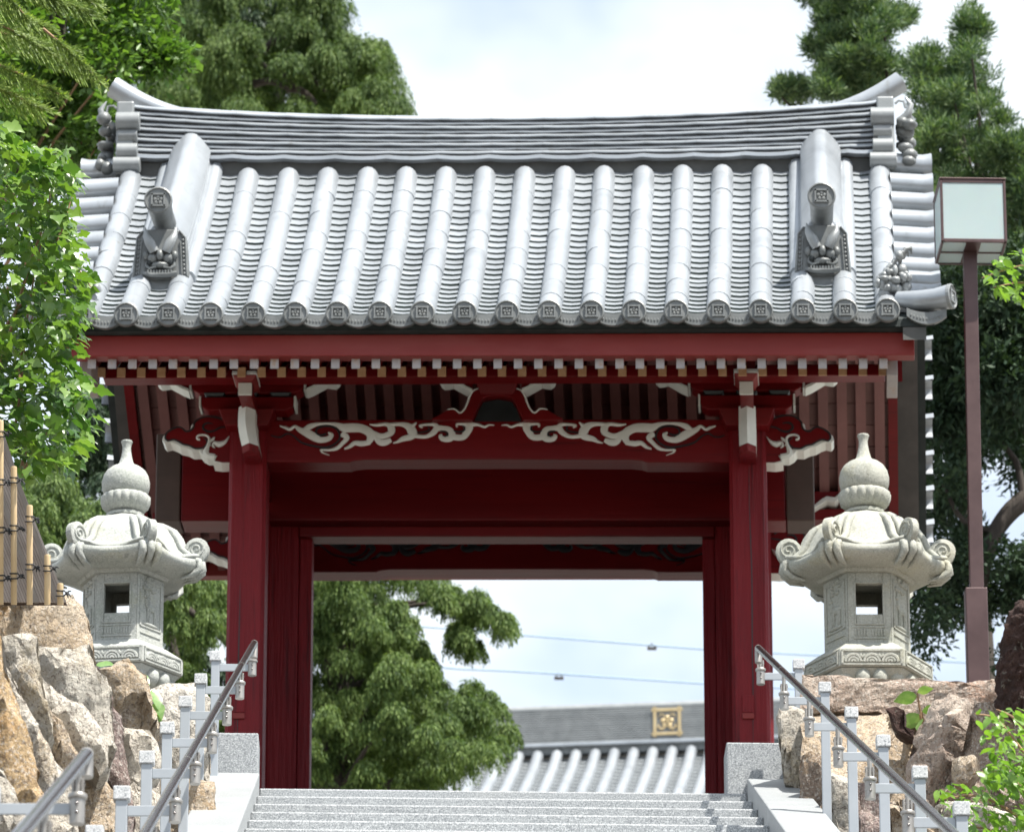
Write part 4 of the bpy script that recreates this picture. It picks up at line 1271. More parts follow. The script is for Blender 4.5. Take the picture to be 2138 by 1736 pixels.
            m_.tube([F(-.045, -.003, zm + .17), F(-.05, -.003, zm + .20), F(-.035, -.003, zm + .22)], [.005, .004, .003], 5)
            m_.build('deer_relief', mm, root, smooth=60)
    hexring(.20, .20, zb - .0, zb + .012, 'chamber_floor', mm, .002)
    # splayed middle base with cloud reliefs
    hexring(.345, .255, zb - .062, zb - .002, 'base_slope', mm, .004)
    hexring(.352, .352, zb - .162, zb - .064, 'middle_base', mm, .004)
    ap2 = .352 * math.cos(PI / 6)
    for q in range(6):
        a = q * PI / 3 + PI / 6
        er = Vector((math.cos(a), math.sin(a), 0)); et = Vector((-math.sin(a), math.cos(a), 0))
        m_ = MB()
        def F2(u, d, z):
            p = er * (ap2 + d) + et * u
            return T(p.x, p.y, z)
        def rib(pts, r):
            m_.tube([F2(u, .0, z) for u, z in pts], r, 6)
        for (u0, u1, z0, z1) in ((-.165, .165, zb - .078, zb - .070), (-.165, .165, zb - .156, zb - .148), (-.165, -.155, zb - .156, zb - .070), (.155, .165, zb - .156, zb - .070)):
            m_.hexa([F2(u, d, z) for z in (z0, z1) for (u, d) in ((u0, 0), (u1, 0), (u1, .007), (u0, .007))])
        for u0 in (-.10, 0.0, .10):
            for rr_, w in ((.042, .011), (.026, .010), (.010, .010)):
                rib([(u0 + rr_ * math.cos(t), zb - .138 + rr_ * 1.0 * math.sin(t)) for t in [PI * k / 8 for k in range(9)]], w)
        for u0 in (-.05, .05):
            rib([(u0 - .015, zb - .096), (u0, zb - .112), (u0 + .015, zb - .096)], .012)
        m_.build('cloud_relief', mm, root, smooth=60)
    hexring(.27, .335, zb - .25, zb - .164, 'lotus_base', mm, .006)
    m_ = MB()
    for k in range(18):
        a = 2 * PI * k / 18
        m_.ball((.268 * math.cos(a), .268 * math.sin(a), zb - .215), (.045, .045, .055), 8, 6)
    m_.xf(T).build('lotus_petals', mm, root, smooth=60)
    z_foot = (foot - neck) / sc
    MB().lathe([(.19, zb - .24), (.165, zb - .29), (.16, z_foot - .0 + .0), (.17, z_foot - .05)] if z_foot < zb - .3 else [(.19, zb - .24), (.18, zb - .3), (.18, min(z_foot, zb - .35))], 24).xf(T).build('pillar', mm, root, smooth=50)
    return root
lantern(265, 921, 31.9, math.radians(-6.5), 'weathered grey stone lantern left of the gate, behind the bamboo fence and rocks', M['lantern'], M['lantern'], .985)
lantern(1802, 908, 31.9, math.radians(0.5), 'yellow stained stone lantern right of the gate, beside the brown lamp post', M['lantern_worn'], M['lantern_worn'], 1.03, 2)

# ------------------------------------------------------------------ handrails: posts, brackets, tube
def box_at(c, hx, hy, hz, name, m, parent, bevel=.003, hz2=None):
    return MB().box(c[0] - hx, c[0] + hx, c[1] - hy, c[1] + hy, c[2] - hz, c[2] + (hz2 if hz2 is not None else hz)).build(name, m, parent, bevel=bevel)
def socket(c, root, tubeline, k=1.0):
    """vertical sleeve with two domed screws; a fork carries the tube above it"""
    m_ = MB().lathe([(.021 * k, -.045 * k), (.0225 * k, -.045 * k), (.0225 * k, .030 * k), (.0225 * k, .031 * k)], 16, c)
    root = m_.build('socket', M['bracket'], root, smooth=40)
    MB().lathe([(.0275 * k, .030 * k), (.0285 * k, .034 * k), (.0285 * k, .042 * k), (.026 * k, .045 * k)], 16, c).build('socket_flange', M['bracket'], root, smooth=40)
    for dz in (.012, -.014):
        MB().ball((c[0], c[1] - .0235 * k, c[2] + dz * k), .0055 * k, 8, 6).build('screw', M['steel'], root, smooth=60)
    ztop = tubeline(c[1]) - .022 * k
    for sx in (-1, 1):
        MB().box(c[0] + sx * .014 * k - .004 * k, c[0] + sx * .014 * k + .004 * k, c[1] - .010, c[1] + .010, c[2] + .045 * k, c[2] + .045 * k + .045 * k).build('fork', M['bracket'], root, bevel=.001)
    MB().tube([(c[0], c[1], c[2] + .05 * k), (c[0], c[1], max(ztop + .012, c[2] + .06 * k))], .010 * k, 10).build('stem', M['bracket'], root, smooth=50)
    MB().tube([(c[0] - .02 * k, c[1], c[2] + .075 * k), (c[0] + .02 * k, c[1], c[2] + .075 * k)], .008 * k, 8).build('bolt', M['steel'], root, smooth=50)
def handrail(side, tube_px, caps, socks, label):
    VPY = 702
    p0 = PZ(*tube_px[0]); p1 = PZ(*tube_px[1])
    root = thing('handrail', label, 'handrail', (p0.x, p0.y, stair_z(p0.y)), 'stainless handrails up the stair')
    d = (p1 - p0)
    line = lambda y: p0.z + d.z * (y - p0.y) / d.y
    lx = lambda y: p0.x + d.x * (y - p0.y) / d.y
    R = .0185
    MB().tube([p0, p0 + d * .2, p0 + d * .21, p1], R, 18).build('rail_tube', M['steel'], root, smooth=60)
    for f in (.14, .34, .56, .8):
        q = p0 + d * f; u = d.normalized()
        MB().tube([q - u * .004, q + u * .004], R + .0006, 18).build('rail_joint', M['bracket'], root, smooth=60)
    # bent-down end
    u = d.normalized()
    MB().tube([p0 + u * .06, p0 + u * .01, p0 - u * .015 + Vector((0, 0, -.006)), p0 - u * .02 + Vector((0, 0, -.03)), p0 - u * .015 + Vector((0, 0, -.085))], [R, R * 1.02, R * 1.0, R, R], 14).build('rail_end', M['bracket'], root, smooth=60)
    for (c, yt), s_ in zip(caps, socks):
        Z = 32.3 * (1361 - VPY) / (yt - VPY) if side < 0 else 32.3 * (1380 - VPY) / (yt - VPY)
        cap = PZ(c[0], c[1], Z)
        k = 1.0
        box_at(cap, .0315, .0315, .027, 'post_cap', M['cap'], root, .004)
        zb = stair_z(cap.y) - .06
        MB().box(cap.x - .0225, cap.x + .0225, cap.y - .0225, cap.y + .0225, zb, cap.z - .0275).build('post', M['postpaint'], root, bevel=.003)
        if s_ is None: continue
        Y = cap.y - .0
        sp = P(s_[0], s_[1], Y)
        sp.x = lx(Y) * .35 + sp.x * .65
        sgn = 1 if sp.x > cap.x else -1
        x0, x1 = sorted((cap.x + sgn * .0228, sp.x - sgn * .02))
        MB().box(x0, x1, Y - .006, Y + .006, sp.z - .020, sp.z + .020).build('arm', M['postpaint'], root, bevel=.002)
        socket(sp, root, line)
    return root
lc = [((450.2, 1371.2), 1361), ((419.4, 1419), 1409), ((387.2, 1466.4), 1457), ((349.4, 1521.5), 1512), ((307, 1583), 1573), ((254.5, 1657.4), 1646), ((197.7, 1741), 1728)]
ls = [(524, 1393), (498.5, 1440), (471.6, 1493), (440, 1550), (404, 1614), (361.7, 1692), (310, 1778)]
rc = [((1667.4, 1388), 1380), ((1722, 1436.3), 1427), ((1777.5, 1489), 1479), ((1843.7, 1548.7), 1539), ((1920, 1614.4), 1603), ((2007, 1690), 1680)]
rs = [(1592, 1411.5), (1642, 1462.6), (1694.6, 1516.6), (1755, 1579), (1823, 1645), (1903, 1716.6)]
handrail(-1, [(531, 1342, 32.2), (899 - 368 * 1.98, 702 + 640 * 1.98, 32.2 / 1.98)], lc, ls, 'long stainless handrail on the left of the steps, in front of the red pillar')
handrail(1, [(1583, 1352, 32.2), (899 + 684 * 1.93, 702 + 650 * 1.93, 32.2 / 1.93)], rc, rs, 'brownish steel handrail on the right of the steps, with capped posts')
# the nearer lower rail, lower left
p0 = PZ(181, 1573, 19.0); p1 = PZ(899 - 718 * 1.5, 702 + 871 * 1.5, 12.67)
root = thing('handrail', 'short near end of a shiny steel handrail in the lower left corner, before the rocks', 'handrail', (p0.x, p0.y, stair_z(p0.y)), 'stainless handrails up the stair')
u = (p1 - p0).normalized(); R = .0218
MB().tube([p0, p1], R, 22).build('rail_tube', M['steel'], root, smooth=60)
MB().tube([p0 + u * .05, p0, p0 - u * .010 + Vector((0, 0, -.008)), p0 - u * .012 + Vector((0, 0, -.03)), p0 - u * .008 + Vector((0, 0, -.078))], [R * 1.0, R * 1.03, R, R, R], 18).build('rail_end', M['bracket'], root, smooth=60)
ln = lambda y: p0.z + (p1.z - p0.z) * (y - p0.y) / (p1.y - p0.y)
for f in (0.30, 1.9, 3.6):
    q = p0 + u * (f + .15)
    c = Vector((q.x, q.y, ln(q.y) - .146))
    socket(c, root, ln, 1.08)
    xp = c.x - .25
    MB().box(xp, c.x - .019, c.y - .006, c.y + .006, c.z - .018, c.z + .018).build('arm', M['postpaint'], root, bevel=.002)
    MB().box(xp - .045, xp - .0005, c.y - .022, c.y + .022, stair_z(c.y) - .3, c.z + .02).build('post', M['postpaint'], root, bevel=.003)
    box_at((xp - .0225, c.y, c.z + .05), .031, .031, .027, 'post_cap', M['cap'], root, .004)

# ------------------------------------------------------------------ rocks
def rock(poly, Zc, label, m, name='boulder', slope=0.0, depth=.45, bulge=.10, seed=0, rough=.03, face=(0, 0), cat='rock', group=None, cuts=None, tilt=0.0, crest=None):
    """poly: outline in frame units, set at camera distance Zc; slope: metres of depth per metre of x; thickness goes back by depth"""
    n = len(poly)
    pc = (sum(p[0] for p in poly) / n, sum(p[1] for p in poly) / n)
    if pc[1] > 1370 or pc[0] < 1000: poly = [(x + (3.5 if x > pc[0] else -3.5), y + (3.5 if y > pc[1] else -1.5)) for x, y in poly]
    bulge = bulge * .55
    q0 = PZ(pc[0], pc[1], Zc)
    def place(px, py):
        d = ray(px, py)
        # plane through q0 with normal (-slope, -1, tilt)
        nn = Vector((-slope, 1, -tilt))
        t = nn.dot(q0) / nn.dot(d)
        if crest:
            qc = ray(px, crest); qc = qc * (nn.dot(q0) / nn.dot(qc))
            n2 = Vector((-slope, 1, -2.1)); t = max(t, n2.dot(qc) / n2.dot(d))
        return d * t
    bm = bmesh.new()
    # resample outline
    pts = []
    for i in range(n):
        a, b = Vector((*poly[i], 0)), Vector((*poly[(i + 1) % n], 0))
        k = max(1, int((b - a).length / 14))
        for j in range(k): pts.append(a + (b - a) * j / k)
    outer = [bm.verts.new(place(p.x, p.y)) for p in pts]
    f = bm.faces.new(outer)
    r = bmesh.ops.triangulate(bm, faces=[f], quad_method='BEAUTY', ngon_method='BEAUTY')
    for _ in range(6):
        es = [e for e in bm.edges if e.calc_length() > .075]
        if not es: break
        bmesh.ops.subdivide_edges(bm, edges=es, cuts=1)
        bmesh.ops.triangulate(bm, faces=[f for f in bm.faces if len(f.verts) > 3])
        ins = [v for v in bm.verts if not v.is_boundary]
        bmesh.ops.smooth_vert(bm, verts=ins, factor=.5, use_axis_x=True, use_axis_y=True, use_axis_z=True)
    bm.verts.ensure_lookup_table()
    bl = [v.co.copy() for v in bm.verts if v.is_boundary]
    co = np.array([v[:] for v in bl])
    scale_ = max(np.ptp(co[:, 0]) + 1e-6, 0.01); h_ = max(np.ptp(co[:, 2]), .01); rad = .5 * min(scale_ * (1 + abs(slope)), h_)
    nrm_ = Vector((slope, -1, tilt)).normalized()
    sd = seed * 7.3
    for v in bm.verts:
        c = v.co
        if not v.is_boundary:
            d = float(np.sqrt(((co - np.array(c[:])) ** 2).sum(1)).min())
            k = min(1.0, d / (rad * .30 + 1e-6))
            h = bulge * (1 - (1 - k) ** 2.2)
        else: h = 0
        # fractured planes: stepped cellular offset plus noise
        cell = noise.cell_vector(Vector((c.x * 2.3 + sd + c.z * .6, c.y * .6, c.z * 3.1 + sd)))
        vor = noise.voronoi(Vector((c.x * 3.0 + sd, c.y * .8, c.z * 2.2 + sd)))
        e = (vor[0][1] - vor[0][0])
        rough_ = rough * .62
        h2 = (rough * .9 * (vor[0][0] - .35) + rough * .75 * noise.fractal(Vector((c.x * 5 + sd, c.y * 2, c.z * 5)), 1.0, 2.0, 4)) 
        pl = (noise.cell(Vector(vor[1][0]) * 3.7) - .5) * rough * 1.3
        v.co = c + nrm_ * (h + (h2 + pl) * (1 if not v.is_boundary else .25))
        if v.is_boundary:
            v.co += Vector((noise.noise(c * 9 + Vector((sd, 0, 0))), 0, noise.noise(c * 9 + Vector((0, sd, 0))))) * .014
    # back side
    fr = [f for f in bm.faces]
    be = [e for e in bm.edges if e.is_boundary]
    back = Vector((-.15 if pc[0] < 1069 else .15, 1, -.05)).normalized() * depth
    prev = be
    for k, sc_ in ((.12, 1.0), (.5, .97), (1.0, .80)):
        ret = bmesh.ops.extrude_edge_only(bm, edges=prev)
        nv = [g for g in ret['geom'] if isinstance(g, bmesh.types.BMVert)]
        cen = sum((v.co for v in nv), Vector()) / len(nv)
        step = back * (k - {.12: 0, .5: .12, 1.0: .5}[k])
        for v in nv:
            v.co = cen + (v.co - cen) * sc_ + step + Vector((noise.noise(v.co * 6), 0, noise.noise(v.co * 6 + Vector((9, 0, 0))))) * .012
        prev = [g for g in ret['geom'] if isinstance(g, bmesh.types.BMEdge) and g.is_boundary]
    try:
        bmesh.ops.holes_fill(bm, edges=prev, sides=0)
    except Exception: pass
    bmesh.ops.recalc_face_normals(bm, faces=bm.faces)
    # subdivide once for grit
    bmesh.ops.triangulate(bm, faces=[f for f in bm.faces if len(f.verts) > 4])
    lo = min((v.co.z for v in bm.verts))
    cen = sum((v.co for v in bm.verts), Vector()) / len(bm.verts)
    at = Vector((cen.x, cen.y, lo))
    for v in bm.verts: v.co -= at
    me = bpy.data.meshes.new(name); bm.to_mesh(me); bm.free()
    finish(me, m, 38)
    o = obj(name, me, None, at)
    md = o.modifiers.new('sub', 'SUBSURF'); md.subdivision_type = 'SIMPLE'; md.levels = 1; md.render_levels = 1
    tx = bpy.data.textures.get('grit') or bpy.data.textures.new('grit', 'CLOUDS'); tx.noise_scale = .05; tx.noise_depth = 4
    dm = o.modifiers.new('grit', 'DISPLACE'); dm.texture = tx; dm.strength = .022; dm.mid_level = .5; dm.texture_coords = 'GLOBAL'
    tag(o, label, cat, group)
    return o
def tr(pts, ax, bx, ay, by): return [(ax + bx * x, ay + by * y) for x, y in pts]
LT = lambda pts: tr(pts, 0, .2929, 1252.6, .2929)
RTT = lambda pts: tr(pts, 1618, .2432, 1383, .2432)
GL, GR_ = 'rocks of the left retaining wall', 'rocks of the right retaining wall'
rock([(-25, 1254), (20, 1250), (69, 1243), (110, 1245), (152, 1243), (173, 1266), (186, 1300), (197, 1352), (196, 1392), (150, 1378), (110, 1372), (60, 1362), (-25, 1372)], 26.8, 'ochre capstone under the bamboo fence, topmost rock on the left', M['rock_ochre'], seed=1, slope=.5, depth=1.2, bulge=.14, group=GL)
rock(LT([(270,330),(420,345),(560,335),(640,300),(680,420),(740,600),(765,860),(790,1100),(760,1280),(640,1180),(560,940),(430,850),(330,560),(290,450)]), 26.2, 'large grey rock with a ledge crack, left of the capped rail posts', M['rock_grey'], seed=2, slope=.6, depth=.8, bulge=.12, rough=.045, group=GL)
rock(LT([(35,258),(110,230),(200,213),(262,250),(280,400),(300,600),(350,900),(370,1010),(330,1040),(280,900),(200,800),(120,620),(70,480)]), 24.6, 'tall narrow coarse grey stone standing second from the left edge', M['rock_grey'], seed=3, slope=.5, depth=.6, bulge=.10, rough=.03, group=GL)
rock(LT([(-80,200),(20,180),(40,330),(62,480),(110,700),(165,900),(230,1160),(275,1400),(265,1500),(170,1600),(100,1430),(-80,1250)]), 22.6, 'orange rock at the far left edge of the wall', M['rock_orange'], seed=4, slope=.6, depth=.7, bulge=.12, rough=.03, group=GL)
rock(LT([(62,480),(130,600),(250,860),(330,1010),(385,1150),(400,1300),(340,1400),(282,1410),(240,1180),(180,950),(115,720)]), 23.8, 'pale slanting sliver of rock between the orange rock and the tall grey one', M['rock_pale'], seed=5, slope=.5, depth=.5, bulge=.07, rough=.02, group=GL)
rock(LT([(322,540),(380,590),(470,680),(580,740),(720,900),(760,1010),(770,1200),(700,1230),(640,1120),(520,1040),(450,940),(390,850),(345,720)]), 25.0, 'pale diagonal rock under the large grey one', M['rock_pale'], seed=6, slope=.5, depth=.6, bulge=.12, rough=.035, group=GL)
rock(LT([(355,760),(400,850),(460,940),(530,1050),(545,1150),(500,1260),(430,1200),(380,1060),(362,930)]), 24.8, 'small brown wedge rock between two pale slabs', M['rock_ochre'], seed=7, slope=.5, depth=.5, bulge=.06, rough=.03, group=GL)
rock(LT([(-80,1170),(0,1190),(60,1340),(110,1450),(165,1570),(160,1720),(-80,1720)]), 22.2, 'whitish grey rock in the bottom left corner', M['rock_pale'], seed=8, slope=.6, depth=.6, bulge=.10, rough=.03, group=GL)
rock(LT([(262,1440),(300,1400),(400,1330),(380,1150),(440,1200),(500,1270),(540,1500),(560,1720),(150,1720),(170,1600)]), 24.3, 'pale grey rock low behind the near handrail end', M['rock_pale'], seed=9, slope=.5, depth=.6, bulge=.10, rough=.035, group=GL)
rock(LT([(500,1240),(545,1060),(640,1100),(700,1230),(770,1290),(840,1400),(870,1560),(870,1720),(570,1720),(545,1480)]), 25.2, 'tan rock with a dark crack, low in the middle of the left wall', M['rock_ochre'], seed=10, slope=.5, depth=.6, bulge=.12, rough=.045, group=GL)
rock(LT([(690,470),(715,500),(760,690),(845,830),(870,1000),(905,1250),(935,1500),(940,1720),(870,1720),(855,1400),(790,1270),(780,1050),(752,760)]), 26.6, 'narrow purple brown rock edge behind the handrail posts', M['rock_purple'], seed=11, slope=.9, depth=.6, bulge=.05, rough=.025, group=GL)
rock(LT([(715,500),(800,480),(850,440),(922,420),(962,500),(1050,630),(1062,740),(1105,860),(1130,960),(1080,1000),(985,900),(880,910),(850,850),(770,720)]), 28.8, 'brown rough block below the left stone lantern', M['rock_ochre'], seed=12, slope=.4, depth=.7, bulge=.12, rough=.04, group=GL)
rock(LT([(860,905),(960,915),(1055,925),(1110,1040),(1140,1180),(1130,1330),(1000,1380),(920,1240),(880,1080)]), 27.6, 'smooth white rock under the brown block', M['rock_pale'], seed=13, slope=.4, depth=.7, bulge=.10, rough=.02, group=GL)
rock(LT([(860,1180),(930,1240),(1000,1360),(1130,1330),(1150,1500),(1150,1720),(900,1720),(905,1400)]), 27.0, 'pale yellowish rock behind the lowest left posts', M['rock_pale'], seed=14, slope=.4, depth=.6, bulge=.10, rough=.03, group=GL)
rock(LT([(1040,660),(1110,625),(1200,588),(1300,600),(1400,590),(1450,640),(1490,700),(1495,900),(1490,1300),(1400,1290),(1200,1240),(1130,1050),(1110,860)]), 30.6, 'pale lichen grey rock behind the top left posts', M['rock_pale'], seed=15, slope=.2, depth=.6, bulge=.12, rough=.04, group=GL)
rock(LT([(1130,1080),(1200,1230),(1400,1280),(1510,1290),(1530,1500),(1500,1720),(1130,1720)]), 29.8, 'sandy stone low beside the left kerb', M['rock_ochre'], seed=16, slope=.2, depth=.5, bulge=.06, rough=.02, group=GL)
# right wall
rock(RTT([(240,108),(380,104),(520,108),(700,128),(860,142),(950,158),(1080,150),(1200,140),(1350,146),(1500,160),(1700,163),(1860,158),(2010,165),(2030,220),(1980,320),(1850,348),(1600,352),(1300,470),(1000,430),(700,390),(240,420)]), 32.0, 'long pinkish slab lying under the right stone lantern and lamp post', M['rock_pink'], seed=21, slope=.1, depth=1.3, bulge=.06, rough=.02, group=GR_)
rock(RTT([(250,470),(330,420),(470,364),(640,362),(800,374),(950,430),(1050,490),(1120,560),(1185,640),(1175,760),(1150,900),(1150,1260),(1000,1290),(860,1150),(700,1020),(600,985),(460,935),(300,900),(240,800)]), 31.2, 'large boulder with a sunlit yellow top behind the right handrail', M['rock_ochre'], seed=22, slope=-.3, depth=1.2, bulge=.10, rough=.035, group=GR_, crest=1535)
rock(RTT([(12,470),(60,400),(150,372),(245,420),(262,700),(250,1100),(170,1060),(100,1010),(60,760)]), 31.7, 'narrow greenish brown rock between the granite end block and the first right post', M['rock_grey'], seed=23, slope=0, depth=.5, bulge=.07, rough=.02, group=GR_)
rock(RTT([(1385,268),(1470,254),(1580,285),(1752,345),(1700,440),(1650,600),(1580,790),(1470,1010),(1410,1180),(1400,1400),(1230,1330),(1140,1280),(1135,860),(1185,690),(1300,450)]), 29.6, 'tall leaning rock with flaky pink and cream face, right of the boulder', M['rock_pink'], seed=24, slope=-.4, depth=.8, bulge=.14, rough=.045, group=GR_)
rock(RTT([(1752,345),(1900,350),(2040,350),(2200,420),(2220,800),(2200,1300),(1560,1330),(1420,1300),(1420,1160),(1480,1010),(1590,790),(1655,600),(1700,450)]), 29.2, 'dark brown rock behind the leafy shrub at the right edge', M['rock_brown'], seed=25, slope=-.3, depth=.8, bulge=.10, rough=.04, group=GR_)
rock(RTT([(1540,850),(1600,815),(1690,800),(1725,830),(1690,930),(1640,1000),(1560,1025),(1530,960)]), 28.9, 'small tan stone set in the dark rock', M['rock_ochre'], seed=26, slope=-.3, depth=.2, bulge=.05, rough=.015, group=GR_)
rock(RTT([(240,800),(310,760),(380,800),(430,900),(470,1100),(490,1400),(470,1560),(230,1560),(200,1200)]), 30.9, 'brown upright stone directly behind the second right post', M['rock_brown'], seed=27, slope=-.3, depth=.5, bulge=.07, rough=.03, group=GR_)
rock(RTT([(462,915),(560,965),(700,1010),(720,1150),(715,1560),(490,1560),(485,1250)]), 30.3, 'streaked grey brown stone behind the third right post', M['rock_grey'], seed=28, slope=-.3, depth=.5, bulge=.07, rough=.03, group=GR_)
rock(RTT([(708,1010),(800,1020),(880,1150),(990,1200),(1000,1400),(990,1560),(725,1560),(722,1200)]), 29.6, 'purple grey cracked stone behind the fourth right post', M['rock_purple'], seed=29, slope=-.3, depth=.5, bulge=.07, rough=.035, group=GR_)
rock(RTT([(985,1200),(1080,1230),(1200,1290),(1330,1330),(1420,1380),(1500,1480),(1500,1560),(1000,1560)]), 28.8, 'tan stone low down between the last right posts', M['rock_ochre'], seed=30, slope=-.3, depth=.5, bulge=.07, rough=.03, group=GR_)
rock(RTT([(1390,1230),(1480,1205),(1700,1200),(2000,1280),(2220,1300),(2220,1560),(1480,1560),(1410,1400)]), 27.2, 'pale flat rock under the shrub in the bottom right corner', M['rock_pale'], seed=31, slope=-.2, depth=.6, bulge=.10, rough=.03, group=GR_)
rock(RTT([(955,395),(1040,370),(1100,400),(1110,520),(1180,560),(1170,620),(1060,560),(990,460)]), 31.0, 'dark volcanic lump in the hollow beside the glossy plant', M['bark_red'], seed=32, slope=0, depth=.2, bulge=.05, rough=.05, group=GR_)
# solid core behind the stones so that no gap opens to the bank
bk = MB()
bk.hexa([(-3.4, 22, 6.0), (-2.35, 22, 6.0), (-2.0, 31.5, 8.5), (-3.4, 31.5, 8.5), (-3.4, 24.5, 7.3), (-2.4, 24.8, 7.3), (-2.05, 31.4, 9.3), (-3.4, 31.5, 9.3)])
bk.hexa([(2.1, 31.5, 8.3), (3.3, 22.5, 5.6), (4.0, 22.5, 5.6), (4.5, 31.5, 8.3), (2.1, 31.6, 9.4), (3.1, 26.2, 7.2), (4.0, 26.2, 7.2), (4.5, 31.6, 9.4)])
struct(bk.build('earth_bank', M['soil']))
pd = MB()
pd.box(-3.6, -1.72, 31.3, 33.0, 8.9, 9.70); pd.box(1.62, 5.0, 31.72, 34.2, 8.9, 9.72)
struct(pd.build('terrace', M['gravel']))
# dark reddish trunk-like rock at right
m_ = MB(); pts = []; rr = []
for k in range(10):
    t = k / 9
    q = PZ(2128 + 26 * t ** 2 - 8 * math.sin(3 * t), 1500 - 240 * t, 29.3)
    pts.append(q); rr.append(.115 - .035 * t + .01 * math.sin(k * 2.1))
o = m_.tube(pts, rr, 18).build('tree_stump', M['bark_red'], None, smooth=60, at=pts[0])
md = o.modifiers.new('sub', 'SUBSURF'); md.levels = 2; md.render_levels = 2
tx = bpy.data.textures.new('barkgrit', 'CLOUDS'); tx.noise_scale = .04; tx.noise_depth = 3
dm = o.modifiers.new('grit', 'DISPLACE'); dm.texture = tx; dm.strength = .09; dm.texture_coords = 'GLOBAL'
tag(o, 'broken reddish brown trunk standing at the right edge above the rocks', 'trunk')

# ------------------------------------------------------------------ bamboo fence
fz = 26.3
fe = thing('bamboo_fence', 'descending row of cut bamboo poles tied with black rope on top of the left rock', 'fence', PZ(60, 1252, fz))
poles = [(1, 878), (29, 974), (62, 1055), (99, 1158), (126, 1218)]
nodes_ = [(1, [962, 1105, 1190]), (29, [1082, 1200]), (62, [1123, 1237]), (99, [1197, 1236]), (126, [])]
for (px, yt), (_, nd) in zip(poles, nodes_):
    a = PZ(px, 1262, fz); b = PZ(px, yt, fz); r = .0138
    m_ = MB()
    m_.tube([a, b - Vector((0, 0, .006)), b], [r, r, r * .9], 12)
    pole_o = m_.build('bamboo_pole', M['bamboo'], fe, smooth=50)
    for y in nd:
        c = PZ(px, y, fz)
        MB().tube([c - Vector((0, 0, .004)), c + Vector((0, 0, .001)), c + Vector((0, 0, .005))], [r * 1.0, r * 1.09, r * 1.0], 12).build('bamboo_node', M['bamboo'], pole_o, smooth=60)
    for y in [yt + 28 + j * 100 for j in range(4)]:
        if y > 1236 and y != yt + 28: continue
        c = PZ(px, min(y, 1238), fz)
        m_ = MB(); rr = random.Random(int(px * 3 + y))
        for dz in (.012, -.012):
            m_.tube([c + Vector(((r + .004) * math.cos(t), (r + .004) * math.sin(t), dz + .006 * math.sin(t))) for t in [2 * PI * k / 12 for k in range(13)]], .0035, 5)
        kx = c + Vector((.030, -.012, -.004))
        m_.tube([c + Vector((r, -.006, .012)), kx, c + Vector((r, -.006, -.014))], .0035, 5)
        for k in range(7):
            d = Vector((rr.uniform(.0, .022), rr.uniform(-.01, .01), rr.uniform(-.022, .012)))
            m_.tube([kx, kx + d * .5 + Vector((0, 0, .006)), kx + d], [.0045, .0035, .0025], 5)
        m_.ball(kx, .009, 7, 5)
        m_.build('rope_tie', M['rope'], pole_o, smooth=60)
# slatted screen behind: fine slats falling to the right, with two grey beams
sc_ = thing('slatted_screen', 'brown screen of thin slanting slats behind the bamboo poles', 'screen', PZ(40, 1252, fz + .35))
zz = fz + .25
for k in range(40):
    x0, y0 = 118 - k * 5.6, 1256
    a = PZ(x0 + 18, y0, zz); dirv = PZ(x0 + 18 - 150, y0 - 350, zz) - a
    tmax = 1.0
    pxt = x0 + 18
    # top end follows the sloping edge from (5,905) to (140,1250)
    f = max(.02, min(1.0, (136 - (x0 + 18)) / 330 + .02))
    f = min(1.0, (k + .5) / 26)
    b = a + dirv * 0
    # slats run parallel to the sloping edge
    e1 = PZ(x0 + 18 - 136, y0 - 352, zz)
    m_ = MB()
    w = .0052
    m_.hexa([a + Vector(v) for v in ((-w, 0, 0), (w, 0, 0), (w, .012, 0), (-w, .012, 0))] + [e1 + Vector(v) for v in ((-w, 0, 0), (w, 0, 0), (w, .012, 0), (-w, .012, 0))])
    m_.build('slat', M['slat'], sc_)
for (xa, ya, xb, yb, w) in ((76, 1256, -40, 905, .010), (120, 1256, 4, 905, .010)):
    a, b = PZ(xa, ya, zz - .04), PZ(xb, yb, zz - .04)
    MB().hexa([a + Vector(v) for v in ((-w, 0, 0), (w, 0, 0), (w, .02, 0), (-w, .02, 0))] + [b + Vector(v) for v in ((-w, 0, 0), (w, 0, 0), (w, .02, 0), (-w, .02, 0))]).build('beam', M['slat_beam'], sc_)
a, b = PZ(140, 1262, zz + .03), PZ(4, 910, zz + .03); c = PZ(-120, 905, zz + .03); d_ = PZ(-120, 1262, zz + .03)
MB().add([a, b, c, d_] + [q + Vector((0, .01, 0)) for q in (a, b, c, d_)], [(0, 1, 2, 3), (7, 6, 5, 4), (0, 4, 5, 1), (1, 5, 6, 2), (2, 6, 7, 3), (3, 7, 4, 0)]).build('backing', M['brown'], sc_)

# ------------------------------------------------------------------ lamp post
YL = 33.0
lb = P(2042, 1420, YL)
lamp = thing('lamp_post', 'brown square lamp post with a cube lantern of frosted panes, right of the gate', 'lamp post', (lb.x, lb.y, 9.7))
def lrot(a0, c): return lambda x, y, z: (c.x + x * math.cos(a0) - y * math.sin(a0), c.y + x * math.sin(a0) + y * math.cos(a0), z)
zt = P(0, 1232, YL).z
MB().box(-.064, .064, -.064, .064, 9.66, zt).xf(lrot(0, lb)).build('base_tube', M['lampmetal'], lamp, bevel=.006)
top = P(2025, 530, YL)
m_ = MB()
b0 = P(2039, 1232, YL); w = .040
m_.hexa([(b0.x - w, YL - w, zt), (b0.x + w, YL - w, zt), (b0.x + w, YL + w, zt), (b0.x - w, YL + w, zt), (top.x - w, YL - w, top.z + .02), (top.x + w, YL - w, top.z + .02), (top.x + w, YL + w, top.z + .02), (top.x - w, YL + w, top.z + .02)])
m_.build('pole', M['lampmetal'], lamp, bevel=.004)
